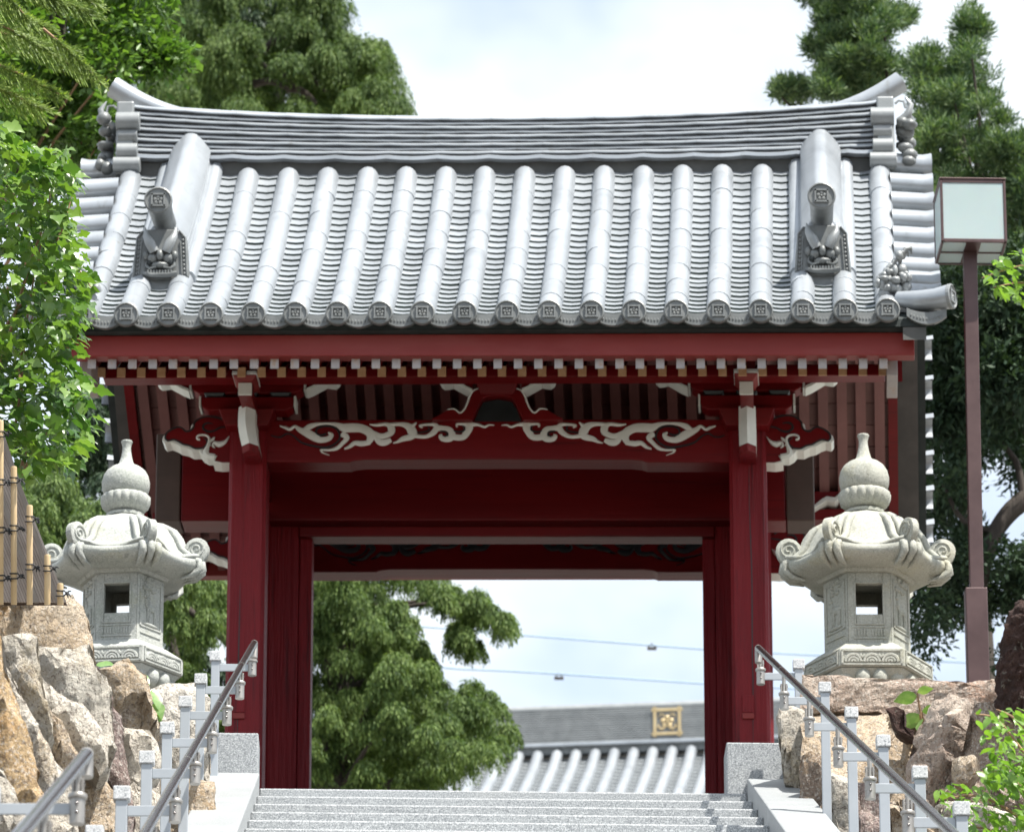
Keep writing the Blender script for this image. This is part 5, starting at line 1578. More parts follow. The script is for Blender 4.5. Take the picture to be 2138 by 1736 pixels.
# head: front face 1965..2097 x 376..503 at the near side
fy = YL - .19
c0 = P(1963, 503, fy); c1 = P(2097, 376, fy)
hw = (c1.x - c0.x) / 2; cx = (c0.x + c1.x) / 2; z0, z1 = c0.z, c1.z
dep = .38
H = lambda x, y, z: (cx + x, fy + y, z)
t_ = .016
fr = MB()
A0 = math.radians(2.0)
HR = lambda x, y, z: (cx + (x) * math.cos(A0) - (y - dep / 2) * math.sin(A0), fy + dep / 2 + (x) * math.sin(A0) + (y - dep / 2) * math.cos(A0), z)
def hb(nm, m, x0, x1, y0, y1, za, zb, bev=.003):
    return MB().box(x0, x1, y0, y1, za, zb).xf(HR).build(nm, m, lamp, bevel=bev)
for sx in (-1, 1):
    for yy in (0, dep - t_):
        x0, x1 = sorted((sx * hw, sx * (hw - t_)))
        hb('corner_bar', M['lampmetal'], x0, x1, yy, yy + t_, z0, z1)
for za, zb in ((z0 - .006, z0 + t_), (z1 - t_, z1 + .004)):
    for (x0, x1, y0, y1) in ((-hw + t_ + .001, hw - t_ - .001, 0.001, t_), (-hw + t_ + .001, hw - t_ - .001, dep - t_, dep - .001), (-hw + .001, -hw + t_, t_ + .001, dep - t_ - .001), (hw - t_, hw - .001, t_ + .001, dep - t_ - .001)):
        hb('edge_bar', M['lampmetal'], x0, x1, y0, y1, za, zb, .002)
for (x0, x1, y0, y1) in ((-hw + t_, hw - t_, .005, .010), (-hw + t_, hw - t_, dep - .010, dep - .005), (-hw + .005, -hw + .010, t_, dep - t_), (hw - .010, hw - .005, t_, dep - t_)):
    hb('frosted_pane', M['frost'], x0, x1, y0, y1, z0 + t_, z1 - t_, 0)
hb('lamp_cover', M['lampmetal'], -hw - .004, hw + .004, -.004, dep + .004, z1 + .005, z1 + .016)
for (x0, x1, y0, y1) in ((-hw + t_, -.045, t_, dep / 2 - .01), (.045, hw - t_, t_, dep / 2 - .01), (-hw + t_, -.045, dep / 2 + .01, dep - t_), (.045, hw - t_, dep / 2 + .01, dep - t_)):
    hb('bottom_pane', M['frost'], x0, x1, y0, y1, z0 + .002, z0 + .006, 0)
hb('bottom_bar', M['lampmetal'], -hw + t_, hw - t_, dep / 2 - .0095, dep / 2 + .0095, z0 - .004, z0 + .012)
hb('pole_socket', M['lampmetal'], -.044, .044, t_ + .001, dep - t_ - .001, z0 - .003, z0 + .010)

# ------------------------------------------------------------------ hall beyond the gate
YH = 74.0
hr = P(1262, 1560, YH)
ang = math.radians(-7.0)
hall = thing('temple_hall', 'large hall roof with silver round tiles and a gold crest, seen through the gate', 'building', (hr.x, hr.y, 9.0))
HT = lambda x, y, z: (hr.x + x * math.cos(ang) - y * math.sin(ang), hr.y + x * math.sin(ang) + y * math.cos(ang), hr.z + z)
X0, X1 = -1.95, 9.0
nco = 16
for k in range(nco):
    z = .02 + k * .030
    x = X0 + .1
    MB().box(X0 + .05, X1, -.215 + .0, .20, z, z + .019).xf(HT).build('ridge_course', M['tile_mid'], hall)
MB().box(X0 + .06, X1 - .01, -.185, .185, -.12, nco * .030).xf(HT).build('ridge_core', M['tile_dark'], hall)
MB().box(X0, X1, -.24, .24, -.03, .018).xf(HT).build('ridge_base', M['tile'], hall, bevel=.01)
MB().tube([HT(X0, 0, nco * .03 + .03), HT(X1, 0, nco * .03 + .03)], .09, 10).build('ridge_cap', M['tile_mid'], hall, smooth=50)
# lower wall below (hidden by the steps) carries the roof
DS = 4.2
def hs(t): return (-t * DS, -t * DS * .58 - .10 + .12 * t * t)
m_ = MB()
for s_ in (1, -1):
    K = 6; vs = []
    for k in range(K + 1):
        y, z = hs(k / K)
        vs += [(X0 - 1.5 * k / K, s_ * y, z - .06), (X1, s_ * y, z - .06)]
    m_.add(vs, [(a * 2, a * 2 + 1, a * 2 + 3, a * 2 + 2) for a in range(K)])
m_.add([(X0, 0, -.16), (X0 - 1.5, hs(1)[0], hs(1)[1] - .06), (X0 - 1.5, -hs(1)[0], hs(1)[1] - .06)], [(0, 1, 2)])
m_.xf(HT).build('roof_deck', M['tile_mid'], hall)
hall_wall_z = 9.0 - hr.z
MB().box(X0 + 1.0, X1 - 1, -3.2, 3.2, hall_wall_z, hs(1)[1] - .0).xf(HT).build('wall', M['white'], hall)
xx = X0 + .1
while xx < X1:
    pts = [HT(xx, hs(k / 6)[0], hs(k / 6)[1]) for k in range(7)]
    MB().tube([HT(xx, -.16, -.12)] + pts[1:], .077, 8).build('round_tile', M['tile'], hall, smooth=50)
    xx += .25
pm = MB()
xx = X0 + .225
def hpan(xx, r0, r1):
    us = [-1, -.5, 0, .5, 1]
    A = []; 
    for (r, o) in ((r0, .028), (r1, .0), (r0, .0)):
        y, z = hs(r)
        A.append([(xx + u * .12, y - (.0 if o else 0), z - .03 + .028 * u * u + o) for u in us])
    pm.add(A[0] + A[1] + A[2], [(j, j + 1, 5 + j + 1, 5 + j) for j in range(4)] + [(10 + j, 10 + j + 1, j + 1, j) for j in range(4)])
while xx < X1:
    for r in range(25): hpan(xx, (r + 1) / 25, r / 25)
    xx += .25
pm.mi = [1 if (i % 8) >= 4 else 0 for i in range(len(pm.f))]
stuff(pm.xf(HT).build('pan_tiles', [M['tile'], M['tile_dark']], hall, smooth=50))
# gold crest on the ridge
q = P(1397, 1514, YH - .3)
cxh = (q.x - hr.x) / math.cos(ang) * 1.0
m_ = MB(); a = .160; w = .019; e = .040
CT = lambda x, y, z: HT(cxh + x, -.235 + y, .255 + z)
for (x0, x1, z0, z1) in ((-a - e, a + e, a - w, a + w), (-a - e, a + e, -a - w, -a + w), (-a - w, -a + w, -a - e, a + e), (a - w, a + w, -a - e, a + e)):
    m_.box(x0, x1, 0, .03, z0, z1)
m_.xf(CT).build('crest_frame', M['gold'], hall, bevel=.004)
crest = bpy.data.objects['crest_frame']
m_ = MB()
for k in range(5):
    an = PI / 2 + 2 * PI * k / 5
    m_.ball((.058 * math.cos(an), .015, .058 * math.sin(an)), (.034, .015, .034), 8, 6)
m_.ball((0, .01, 0), .02, 8, 6)
for sx in (-1, 1):
    m_.tube([(sx * .02, .012, -.07), (sx * .07, .012, -.10), (sx * .115, .012, -.07), (sx * .105, .012, -.02)], [.012, .016, .014, .006], 6)
    m_.tube([(sx * .03, .012, .085), (sx * .08, .012, .105), (sx * .11, .012, .06)], [.010, .014, .006], 6)
m_.xf(CT).build('crest_flower', M['gold'], crest, smooth=60)

# ------------------------------------------------------------------ wires
def wire(pts, Y, label, marks):
    ps = [P(x, y, Y) for x, y in pts]
    o = thing('overhead_wire', label, 'wire', ps[0], 'overhead wires behind the gate')
    MB().tube(ps, .011, 5).build('cable', M['wire'], o)
    for (x, y) in marks:
        c = P(x, y + 3, Y)
        m_ = MB()
        m_.box(c.x - .05, c.x + .05, c.y - .02, c.y + .02, c.z - .035, c.z - .012)
        m_.tube([c + Vector((-.05, 0, -.02)), c + Vector((0, 0, .035)), c + Vector((.05, 0, -.02))], .007, 5)
        m_.build('wire_spacer', M['bark'], o)
wire([(860, 1306), (950, 1313), (1060, 1323), (1200, 1334), (1460, 1354), (1640, 1364), (2138, 1388), (2400, 1398)], 62, 'upper pale wire with a small spacer crossing the sky in the gateway', [(1361, 1346)])
wire([(700, 1372), (960, 1396), (1060, 1400), (1180, 1407), (1460, 1426), (1640, 1436), (2138, 1458), (2400, 1470)], 62, 'lower pale wire with a small spacer near the conifer in the gateway', [(1167, 1408)])
# ------------------------------------------------------------------ foliage
RNG = np.random.default_rng(11)
def inpoly(px, py, poly):
    c = False; n = len(poly)
    for i in range(n):
        x1, y1 = poly[i]; x2, y2 = poly[(i + 1) % n]
        if (y1 > py) != (y2 > py) and px < (x2 - x1) * (py - y1) / (y2 - y1) + x1: c = not c
    return c
def leaves_mesh(name, pos, axis, side, length, width, m, bend=0.0, two=True):
    """pos (N,3) leaf base, axis (N,3) unit, side (N,3) unit; diamond leaves"""
    n = len(pos)
    L_ = length[:, None]; W_ = width[:, None]
    up = np.cross(axis, side)
    v0 = pos; v1 = pos + axis * L_ * .45 + side * W_ * .5; v2 = pos + axis * L_ - up * (L_ * bend); v3 = pos + axis * L_ * .45 - side * W_ * .5
    V = np.stack([v0, v1, v2, v3], 1).reshape(-1, 3)
    me = bpy.data.meshes.new(name)
    me.vertices.add(4 * n); me.vertices.foreach_set('co', V.ravel().astype(np.float32))
    if two:
        idx = np.arange(n)[:, None] * 4
        tri = np.concatenate([idx, idx + 1, idx + 2, idx, idx + 2, idx + 3], 1).ravel()
        nf = 2 * n; k = 3
    else:
        tri = np.arange(4 * n); nf = n; k = 4
    me.loops.add(len(tri)); me.loops.foreach_set('vertex_index', tri.astype(np.int32))
    me.polygons.add(nf); me.polygons.foreach_set('loop_start', (np.arange(nf) * k).astype(np.int32))
    at = me.attributes.new('rnd', 'FLOAT', 'FACE')
    r = RNG.random(n)
    at.data.foreach_set('value', (np.repeat(r, 2) if two else r).astype(np.float32))
    me.materials.append(m)
    me.update(calc_edges=True)
    me.validate()
    return me
def unit(a): return a / (np.linalg.norm(a, axis=1, keepdims=True) + 1e-9)
def crown_points(clumps, per, sprig, style):
    """clumps: (x,y,z,rx,ry,rz). sprigs start in the clump shell; each sprig carries `sprig` leaves along a drooping twig"""
    P_, A_, S_ = [], [], []
    for (x, y, z, rx, ry, rz_) in clumps:
        ns = max(4, int(per))
        d = unit(RNG.normal(size=(ns, 3)))
        d[:, 2] = np.where(d[:, 2] < -.35, -d[:, 2] * .5, d[:, 2]) if style != 'leaf' else d[:, 2]
        rad = RNG.random((ns, 1)) ** .45
        b = np.array([x, y, z]) + d * rad * np.array([rx, ry, rz_]) * .92
        out = unit(d + RNG.normal(size=(ns, 3)) * .35)
        P_.append(b); A_.append(out); S_.append(np.full(ns, (rx + rz_) / 2))
    return np.concatenate(P_), np.concatenate(A_), np.concatenate(S_)
def crown(name, m, parent, clumps, per, sprig, ll, lw, style, twig=.14):
    b, o, s = crown_points(clumps, per, sprig, style)
    n = len(b)
    pos = []; ax = []; sd = []
    for k in range(sprig):
        t = (k + RNG.random((n, 1)) * .6) / sprig
        if style == 'droop':
            dr = unit(o * (.55 - t * .45) + np.array([0, 0, -1.0]) * (t * 1.0 + .55))
            p = b + o * twig * t * .55 + np.array([0, 0, -1.0]) * twig * t * 1.1 + RNG.normal(size=(n, 3)) * .006
            a = unit(dr + RNG.normal(size=(n, 3)) * .22)
        elif style == 'tuft':
            p = b + o * twig * t * .9 + np.array([0, 0, 1.0]) * twig * t * .25
            a = unit(o * .8 + np.array([0, 0, .45]) + RNG.normal(size=(n, 3)) * .55)
        else:
            p = b + o * twig * t + RNG.normal(size=(n, 3)) * twig * .3
            a = unit(o * .8 + np.array([0, 0, -.35]) + RNG.normal(size=(n, 3)) * .5)
        q = unit(np.cross(a, np.array([0, 0, 1.0])[None] + RNG.normal(size=(n, 3)) * (.8 if style != 'leaf' else .45)))
        pos.append(p); ax.append(a); sd.append(q)
    pos = np.concatenate(pos); ax = np.concatenate(ax); sd = np.concatenate(sd)
    N_ = len(pos)
    l = ll * (.6 + .8 * RNG.random(N_)); w = lw * (.6 + .8 * RNG.random(N_))
    base = np.array(wloc(parent)[:])
    me = leaves_mesh(name, pos - base, ax, sd, l, w, m, bend=.12 if style == 'leaf' else .04, two=(style == 'leaf'))
    return obj(name, me, parent, wloc(parent))
def fill(poly, Y, r_px, count, depth=.8, flat=.8, seed=0, jitter=.35):
    """clumps inside an outline, spread over `depth` metres"""
    rr = random.Random(seed); out = []; tries = 0
    xs = [p[0] for p in poly]; ys_ = [p[1] for p in poly]
    pts = []
    while len(out) < count and tries < count * 60:
        tries += 1
        x = rr.uniform(min(xs), max(xs)); y = rr.uniform(min(ys_), max(ys_))
        if not inpoly(x, y, poly): continue
        if tries < count * 45 and any((x - a) ** 2 + ((y - b) * 1.1) ** 2 < (r_px * .62) ** 2 for a, b in pts): continue
        pts.append((x, y))
        yy = Y + rr.uniform(-depth, depth)
        q = P(x, y, yy); s = FPX / q.dot(Vector((0, CP, SP)))
        r = r_px / s * rr.uniform(1 - jitter, 1 + jitter)
        out.append((q.x, q.y, q.z, r, r, r * flat))
    return out
def branch(parent, pts, r0, r1, m, name='limb', n=10):
    K = len(pts)
    q = []
    for i in range(K - 1):
        p0, p1, p2, p3 = pts[max(i - 1, 0)], pts[i], pts[i + 1], pts[min(i + 2, K - 1)]
        for k in range(4):
            t = k / 4
            q.append(tuple(0.5 * (2 * b + (c - a) * t + (2 * a - 5 * b + 4 * c - d) * t * t + (3 * b - a - 3 * c + d) * t ** 3) for a, b, c, d in zip(p0, p1, p2, p3)))
    q.append(tuple(pts[-1]))
    rr = [r0 + (r1 - r0) * i / (len(q) - 1) for i in range(len(q))]
    return MB().tube(q, rr, n).build(name, m, parent, smooth=60)
def limbs(parent, trunk_pt, clumps, k, m, r=.035, seed=0):
    rr = random.Random(seed)
    for c in rr.sample(clumps, min(k, len(clumps))):
        e = Vector(c[:3]); a = Vector(trunk_pt(e.z - .5 * abs(e.x)))
        mid = (a + e) / 2 + Vector((0, 0, .15 * (e - a).length * rr.uniform(-.3, .6)))
        branch(parent, [a, mid, e], r, r * .25, m, n=7)
def tree(nm, label, cat, trunk, r0, r1, bark, loc_z=9.0, group=None):
    base = Vector((trunk[0][0], trunk[0][1], loc_z))
    t = thing(nm, label, cat, base, group)
    branch(t, [Vector(p) for p in trunk], r0, r1, bark, 'trunk', 12)
    def at(z):
        for a, b in zip(trunk, trunk[1:]):
            if a[2] <= z <= b[2]:
                f = (z - a[2]) / (b[2] - a[2] + 1e-9)
                return Vector(a).lerp(Vector(b), f)
        return Vector(trunk[-1]) if z > trunk[-1][2] else Vector(trunk[0])
    return t, at
GT = 'trees behind the gate'
def v3(p): return (p.x, p.y, p.z)

# conifer seen through the gateway
Y = 47.0
tk = [(P(700, 1500, Y).x, Y, 9.0), v3(P(705, 1500, Y)), v3(P(715, 1350, Y)), v3(P(730, 1200, Y)), v3(P(740, 1050, Y))]
t1, at1 = tree('conifer_tree', 'drooping conifer filling the left half of the gateway, in front of the far roof', 'tree', tk, .16, .05, M['bark'], group=GT)
c1 = fill([(640, 1235), (720, 1222), (800, 1222), (850, 1245), (868, 1300), (850, 1335), (890, 1390), (950, 1410), (1000, 1430), (1050, 1470), (1078, 1500), (1075, 1540), (1040, 1562), (990, 1575), (960, 1600), (900, 1640), (640, 1660)], Y, 29, 150, .9, .62, 3)
c1 += fill([(890, 1222), (985, 1222), (1035, 1242), (1072, 1280), (1052, 1300), (1010, 1280), (960, 1258), (900, 1238)], Y, 17, 16, .3, .8, 33)
c1 += fill([(870, 1340), (890, 1335), (905, 1390), (885, 1390)], Y, 12, 4, .2, .9, 34)
c1 += fill([(935, 1298), (975, 1295), (1000, 1350), (965, 1352)], Y, 15, 6, .3, .8, 4)
c1 += fill([(560, 1180), (780, 1180), (780, 1240), (560, 1240)], Y, 45, 12, .9, .62, 5)
c1 += fill([(500, 1120), (640, 1120), (645, 1640), (500, 1640)], Y, 32, 46, .9, .62, 61)
c1 += fill([(600, 960), (820, 960), (900, 1215), (560, 1215)], Y, 34, 44, .9, .62, 62)
crown('crown', M['leaf_cypress'], t1, c1, 165, 7, .044, .0105, 'droop', .14)
limbs(t1, at1, c1, 34, M['bark'], .03, 2)

# tall conifer behind the roof, upper left
Y = 52.0
YT = Y + 1.3
tk = [(P(560, 300, YT).x, YT, 9.0), v3(P(560, 300, YT)), v3(P(535, 60, YT)), v3(P(520, -150, YT)), v3(P(505, -420, YT))]
t2, at2 = tree('conifer_tree', 'big drooping conifer rising behind the left end of the tiled roof', 'tree', tk, .20, .08, M['bark'], group=GT)
c2 = fill([(345, -60), (470, -60), (540, 60), (560, 150), (545, 215), (440, 225), (330, 215), (300, 120), (290, 0)], Y, 50, 56, .9, .68, 6)
c2 += fill([(560, 110), (600, 60), (680, 60), (700, 30), (690, -60), (620, -60), (600, 20)], Y, 42, 12, .6, .68, 7)
c2 += fill([(580, 80), (660, 55), (720, 70), (800, 85), (805, 120), (790, 160), (828, 205), (830, 225), (590, 230), (560, 225), (640, 200), (600, 130)], Y, 40, 44, .7, .66, 8)
crown('crown', M['leaf_cypress'], t2, c2, 250, 7, .050, .0115, 'droop', .16)
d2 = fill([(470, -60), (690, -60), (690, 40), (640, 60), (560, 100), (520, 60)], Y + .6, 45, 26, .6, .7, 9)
crown('shaded_crown', M['leaf_dark'], t2, d2, 120, 4, .07, .02, 'droop', .14)  # shade inside the crown is put into a darker leaf colour
for a, b in (((505, 120), (560, 145)), ((560, 145), (620, 185)), ((530, 175), (600, 185)), ((600, 185), (660, 215)), ((545, 110), (600, 80)), ((620, 150), (680, 190))):
    pa, pb = P(*a, Y - .3), P(*b, Y - .4)
    branch(t2, [pa, (pa + pb) / 2 + Vector((0, 0, .05)), pb], .045, .02, M['bark'], n=7)

# conifers left of the gate, low
Y = 44.0
tk = [(P(300, 1400, Y).x, Y, 9.0), v3(P(300, 1400, Y)), v3(P(300, 1200, Y)), v3(P(290, 900, Y)), v3(P(285, 760, Y))]
t3, at3 = tree('conifer_tree', 'bright green conifer low behind the left stone lantern', 'tree', tk, .14, .04, M['bark'], group=GT)
c3 = fill([(30, 1010), (110, 985), (190, 1015), (225, 1060), (230, 1130), (60, 1140), (0, 1120)], Y - 1.5, 34, 26, .6, .66, 10)
c3 += fill([(340, 1215), (420, 1195), (480, 1205), (480, 1300), (430, 1330), (380, 1310), (345, 1290)], Y, 32, 18, .6, .66, 11)
c3 += fill([(340, 1350), (400, 1360), (440, 1390), (440, 1450), (340, 1450)], Y, 28, 9, .4, .66, 12)
c3 += fill([(330, 1450), (480, 1440), (480, 1580), (330, 1580)], Y + .4, 28, 16, .4, .66, 42)
crown('crown', M['leaf_cypress'], t3, c3, 160, 7, .050, .011, 'droop', .13)
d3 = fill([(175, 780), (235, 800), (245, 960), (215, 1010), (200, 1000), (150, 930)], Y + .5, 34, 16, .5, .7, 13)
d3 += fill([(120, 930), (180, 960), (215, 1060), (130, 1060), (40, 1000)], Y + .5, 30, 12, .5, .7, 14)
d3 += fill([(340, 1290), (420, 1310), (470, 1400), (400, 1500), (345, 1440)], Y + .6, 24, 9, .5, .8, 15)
crown('shaded_crown', M['leaf_dark'], t3, d3, 110, 4, .06, .018, 'droop', .13)  # darker leaf colour paints the shaded part of this tree
for a, b in (((430, 1290), (475, 1345)), ((390, 1300), (440, 1345)), ((350, 1240), (430, 1300)), ((356, 1330), (380, 1420))):
    pa, pb = P(*a, Y + .1), P(*b, Y)
    branch(t3, [pa, (pa + pb) / 2, pb], .04, .022, M['bark'], n=7)

# pines right
Y = 43.0
def trunkR(): return [(P(2240, 1500, Y).x, Y, 9.0), v3(P(2230, 1300, Y)), v3(P(2160, 1000, Y)), v3(P(2080, 600, Y)), v3(P(2050, 380, Y)), v3(P(2040, 300, Y))]
t4, at4 = tree('pine_tree', 'broad pine behind the lamp head with needle tufts at the top right', 'tree', trunkR(), .2, .02, M['bark'], group=GT)
c4 = fill([(2015, 45), (2030, 60), (2035, 110), (2060, 130), (2070, 200), (2100, 260), (2138, 290), (2200, 300), (2200, 560), (1960, 560), (1905, 330), (1900, 270), (1925, 250), (1950, 215), (1980, 130), (2000, 110)], Y, 18, 165, .9, .8, 16)
c4 += fill([(1925, 100), (1945, 95), (1960, 160), (1990, 200), (1930, 230), (1915, 200), (1905, 150)], Y, 22, 14, .4, .9, 17)
c4 += fill([(2012, 20), (2035, 30), (2050, 90), (2020, 90)], Y, 12, 6, .2, 1, 18)
crown('crown', M['leaf_pine'], t4, c4, 72, 6, .062, .011, 'tuft', .10)
limbs(t4, at4, c4, 18, M['bark'], .03, 5)
tk = [(P(2043, 1200, Y + 1.5).x, Y + 1.5, 9.0), v3(P(2043, 1200, Y + 1.5)), v3(P(1870, 500, Y + 1.5)), v3(P(1790, 60, Y + 1.5)), v3(P(1785, -200, Y + 1.5))]
t5, at5 = tree('pine_tree', 'pine crown rising above the right end of the ridge', 'tree', tk, .10, .04, M['bark'], group=GT)
c5 = fill([(1715, -60), (1815, -60), (1835, 20), (1865, 42), (1870, 62), (1840, 95), (1825, 125), (1870, 128), (1880, 160), (1850, 190), (1810, 205), (1735, 210), (1712, 190), (1728, 150), (1710, 112), (1716, 75), (1732, 20)], Y + 1.5, 17, 105, .8, .75, 19)
c5 += fill([(1690, 95), (1712, 85), (1715, 120), (1695, 120)], Y + 1.5, 9, 5, .3, .9, 51)
c5 += fill([(1865, 40), (1895, 30), (1898, 50), (1870, 62)], Y + 1.5, 9, 5, .3, .9, 52)
c5 += fill([(1680, -20), (1700, -20), (1700, 8), (1682, 4)], Y + 1.5, 9, 4, .3, .9, 53)
c5 += fill([(1625, 190), (1660, 185), (1700, 195), (1690, 215), (1630, 215)], Y + 1.5, 10, 12, .3, .9, 20)
crown('crown', M['leaf_pine'], t5, c5, 72, 6, .062, .011, 'tuft', .10)
limbs(t5, at5, c5, 16, M['bark'], .03, 6)
# dark tree under the pine, lower right
Y = 41.0
t6, at6 = tree('broadleaf_tree', 'dark shaded tree with a curved limb behind the lamp post', 'tree', [(P(2320, 1500, Y).x, Y, 9.0), v3(P(2300, 1300, Y)), v3(P(2200, 1040, Y)), v3(P(2100, 800, Y))], .22, .06, M['bark'], group=GT)
pts = [P(2210, 1015, Y - .4), P(2138, 1045, Y - .4), P(2095, 1085, Y - .4), P(2065, 1140, Y - .4), P(2052, 1200, Y - .4), P(2030, 1300, Y - .4)]
branch(t6, pts, .085, .035, M['bark'], n=10)
branch(t6, [P(2080, 1110, Y - .4), P(2010, 1085, Y - .4), P(1970, 1010, Y - .4)], .03, .012, M['bark'], n=7)
branch(t6, [P(2138, 1050, Y - .4), P(2120, 960, Y - .4), P(2060, 900, Y - .4)], .035, .012, M['bark'], n=7)
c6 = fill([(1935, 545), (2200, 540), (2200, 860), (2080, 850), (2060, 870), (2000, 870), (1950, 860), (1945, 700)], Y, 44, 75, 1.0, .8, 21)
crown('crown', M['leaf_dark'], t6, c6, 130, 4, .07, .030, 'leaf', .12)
c7 = fill([(1930, 860), (2010, 870), (2035, 940), (2010, 1020), (1990, 1100), (1930, 1130), (1925, 1000)], Y, 26, 22, .7, .8, 22)
c7 += fill([(2050, 850), (2138, 880), (2200, 900), (2200, 1010), (2110, 1000), (2070, 950), (2050, 920)], Y, 26, 16, .7, .8, 23)
c7 += fill([(1920, 1160), (1990, 1150), (2070, 1170), (2200, 1130), (2200, 1260), (2110, 1270), (2030, 1290), (1990, 1330), (1920, 1350), (1900, 1260)], Y, 26, 34, .7, .8, 24)
c7 += fill([(1975, 1100), (2050, 1120), (2080, 1180), (1980, 1180)], Y, 20, 8, .5, .8, 25)
c7 += fill([(2070, 1330), (2200, 1290), (2200, 1440), (2110, 1420)], Y, 20, 8, .5, .8, 26)
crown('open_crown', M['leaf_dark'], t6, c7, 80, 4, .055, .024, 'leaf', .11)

# broadleaf tree behind the ridge end, upper left
Y = 37.6
t7, at7 = tree('broadleaf_tree', 'leafy broadleaf tree behind the left ridge end ornament', 'tree', [(P(-90, 600, Y).x, Y, 9.0), v3(P(-90, 600, Y)), v3(P(90, 300, Y)), v3(P(120, 60, Y)), v3(P(130, -150, Y))], .14, .04, M['bark'], group=GT)
c8 = fill([(-60, -60), (330, -60), (325, 0), (300, 60), (290, 110), (245, 130), (238, 200), (245, 260), (235, 320), (190, 330), (130, 310), (-60, 300)], Y, 34, 110, .8, .8, 27)
c8 += fill([(290, 75), (350, 90), (400, 105), (395, 135), (330, 145), (290, 130)], Y - .2, 15, 9, .2, .7, 28)
crown('crown', M['leaf_broad'], t7, c8, 62, 3, .070, .038, 'leaf', .10)
limbs(t7, at7, c8, 22, M['twig'], .02, 8)

# near cypress sprays in the top left corner
Y = 22.0
cy = thing('cypress_branch', 'near cypress branch with feathery lit sprays hanging into the top left corner', 'branch', P(-60, 60, Y))
R_ = random.Random(4)
tubes = MB()
pp, aa, ss_ = [], [], []
for (x0, y0, x1, y1, n_) in ((-40, -60, 60, 40, 8), (-40, 0, 100, 60, 9), (-40, 60, 150, 110, 12), (-40, 30, 170, 150, 12), (-40, 120, 130, 200, 10), (40, -40, 190, 30, 10), (-40, 170, 90, 230, 7), (90, 60, 205, 165, 8), (0, -60, 130, 10, 9), (100, -50, 200, 10, 7)):
    a = P(x0, y0, Y + R_.uniform(-.3, .3)); b = P(x1, y1, Y + R_.uniform(-.3, .3))
    tubes.tube([a, (a + b) / 2 + Vector((0, 0, .01)), b], [.006, .004, .0015], 5)
    ax_ = (b - a).normalized()
    nb = n_ * 4
    for i in range(nb):
        t = .12 + .88 * i / nb
        c = a.lerp(b, t)
        for sg in (-1, 1):
            dr = (ax_ * .8 + Vector((0, R_.uniform(-.5, .5), sg * .55 - .3)) + Vector((0, 0, -.15))).normalized()
            ln_ = (.13 * (1 - .45 * t)) * R_.uniform(.6, 1.1)
            K = 7
            for k in range(K):
                q = c + dr * (ln_ * k / K)
                for s2 in (-1, 0, 1):
                    d3_ = (dr + Vector((0, R_.uniform(-.3, .3), 0)) + (ax_ * .5 + Vector((0, 0, -.6 * 1))) * (.7 * s2)).normalized()
                    pp.append(q[:]); aa.append(d3_[:]); ss_.append((.5 + R_.random()) * .022)
pp = np.array(pp); aa = unit(np.array(aa)); ll_ = np.array(ss_)
sd = unit(np.cross(aa, np.array([0.1, -1.0, .2])[None] + RNG.normal(size=aa.shape) * .3))
me = leaves_mesh('needle_sprays', pp - np.array(wloc(cy)[:]), aa, sd, ll_, np.full(len(pp), .0052), M['leaf_spray'], two=False)
o = stuff(obj('needle_sprays', me, cy, wloc(cy)))
tubes.build('twigs', M['twig'], cy)

# ---- lobed-leaf shrub on the left: the 300 nearest leaves as parts, the rest joined
def lobed(n=5, L_=1.0, W_=.5, teeth=1, fold=.10, droop=.18):
    """outline of a lobed leaf along +x, flat in xy, folded along the midrib"""
    half = [(0, 0.02), (.10, .30), (.22, .34), (.30, .30), (.36, .60), (.52, .66), (.60, .42), (.70, .38), (.80, .22), (1.0, 0)] if n == 5 else [(0, .0), (.12, .26), (.30, .46), (.50, .48), (.70, .34), (.88, .14), (1.0, 0)]
    vs = []; fs = []
    m = len(half)
    for i, (x, w) in enumerate(half):
        z = -droop * x * x
        vs += [(x * L_, w * W_, (z + fold * w + (.03 * math.sin(i * 2.1))) * L_), (x * L_, 0, z * L_), (x * L_, -w * W_, (z + fold * w + (.03 * math.cos(i * 1.7))) * L_)]
    for i in range(m - 1):
        a = i * 3
        fs += [(a, a + 1, a + 4, a + 3), (a + 1, a + 2, a + 5, a + 4)]
    return vs, fs
def leaf_mesh(nm, m, **k):
    vs, fs = lobed(**k)
    me = bpy.data.meshes.new(nm); me.from_pydata(vs, [], fs)
    at = me.attributes.new('rnd', 'FLOAT', 'FACE'); at.data.foreach_set('value', [.5] * len(fs))
    return finish(me, m, 60)
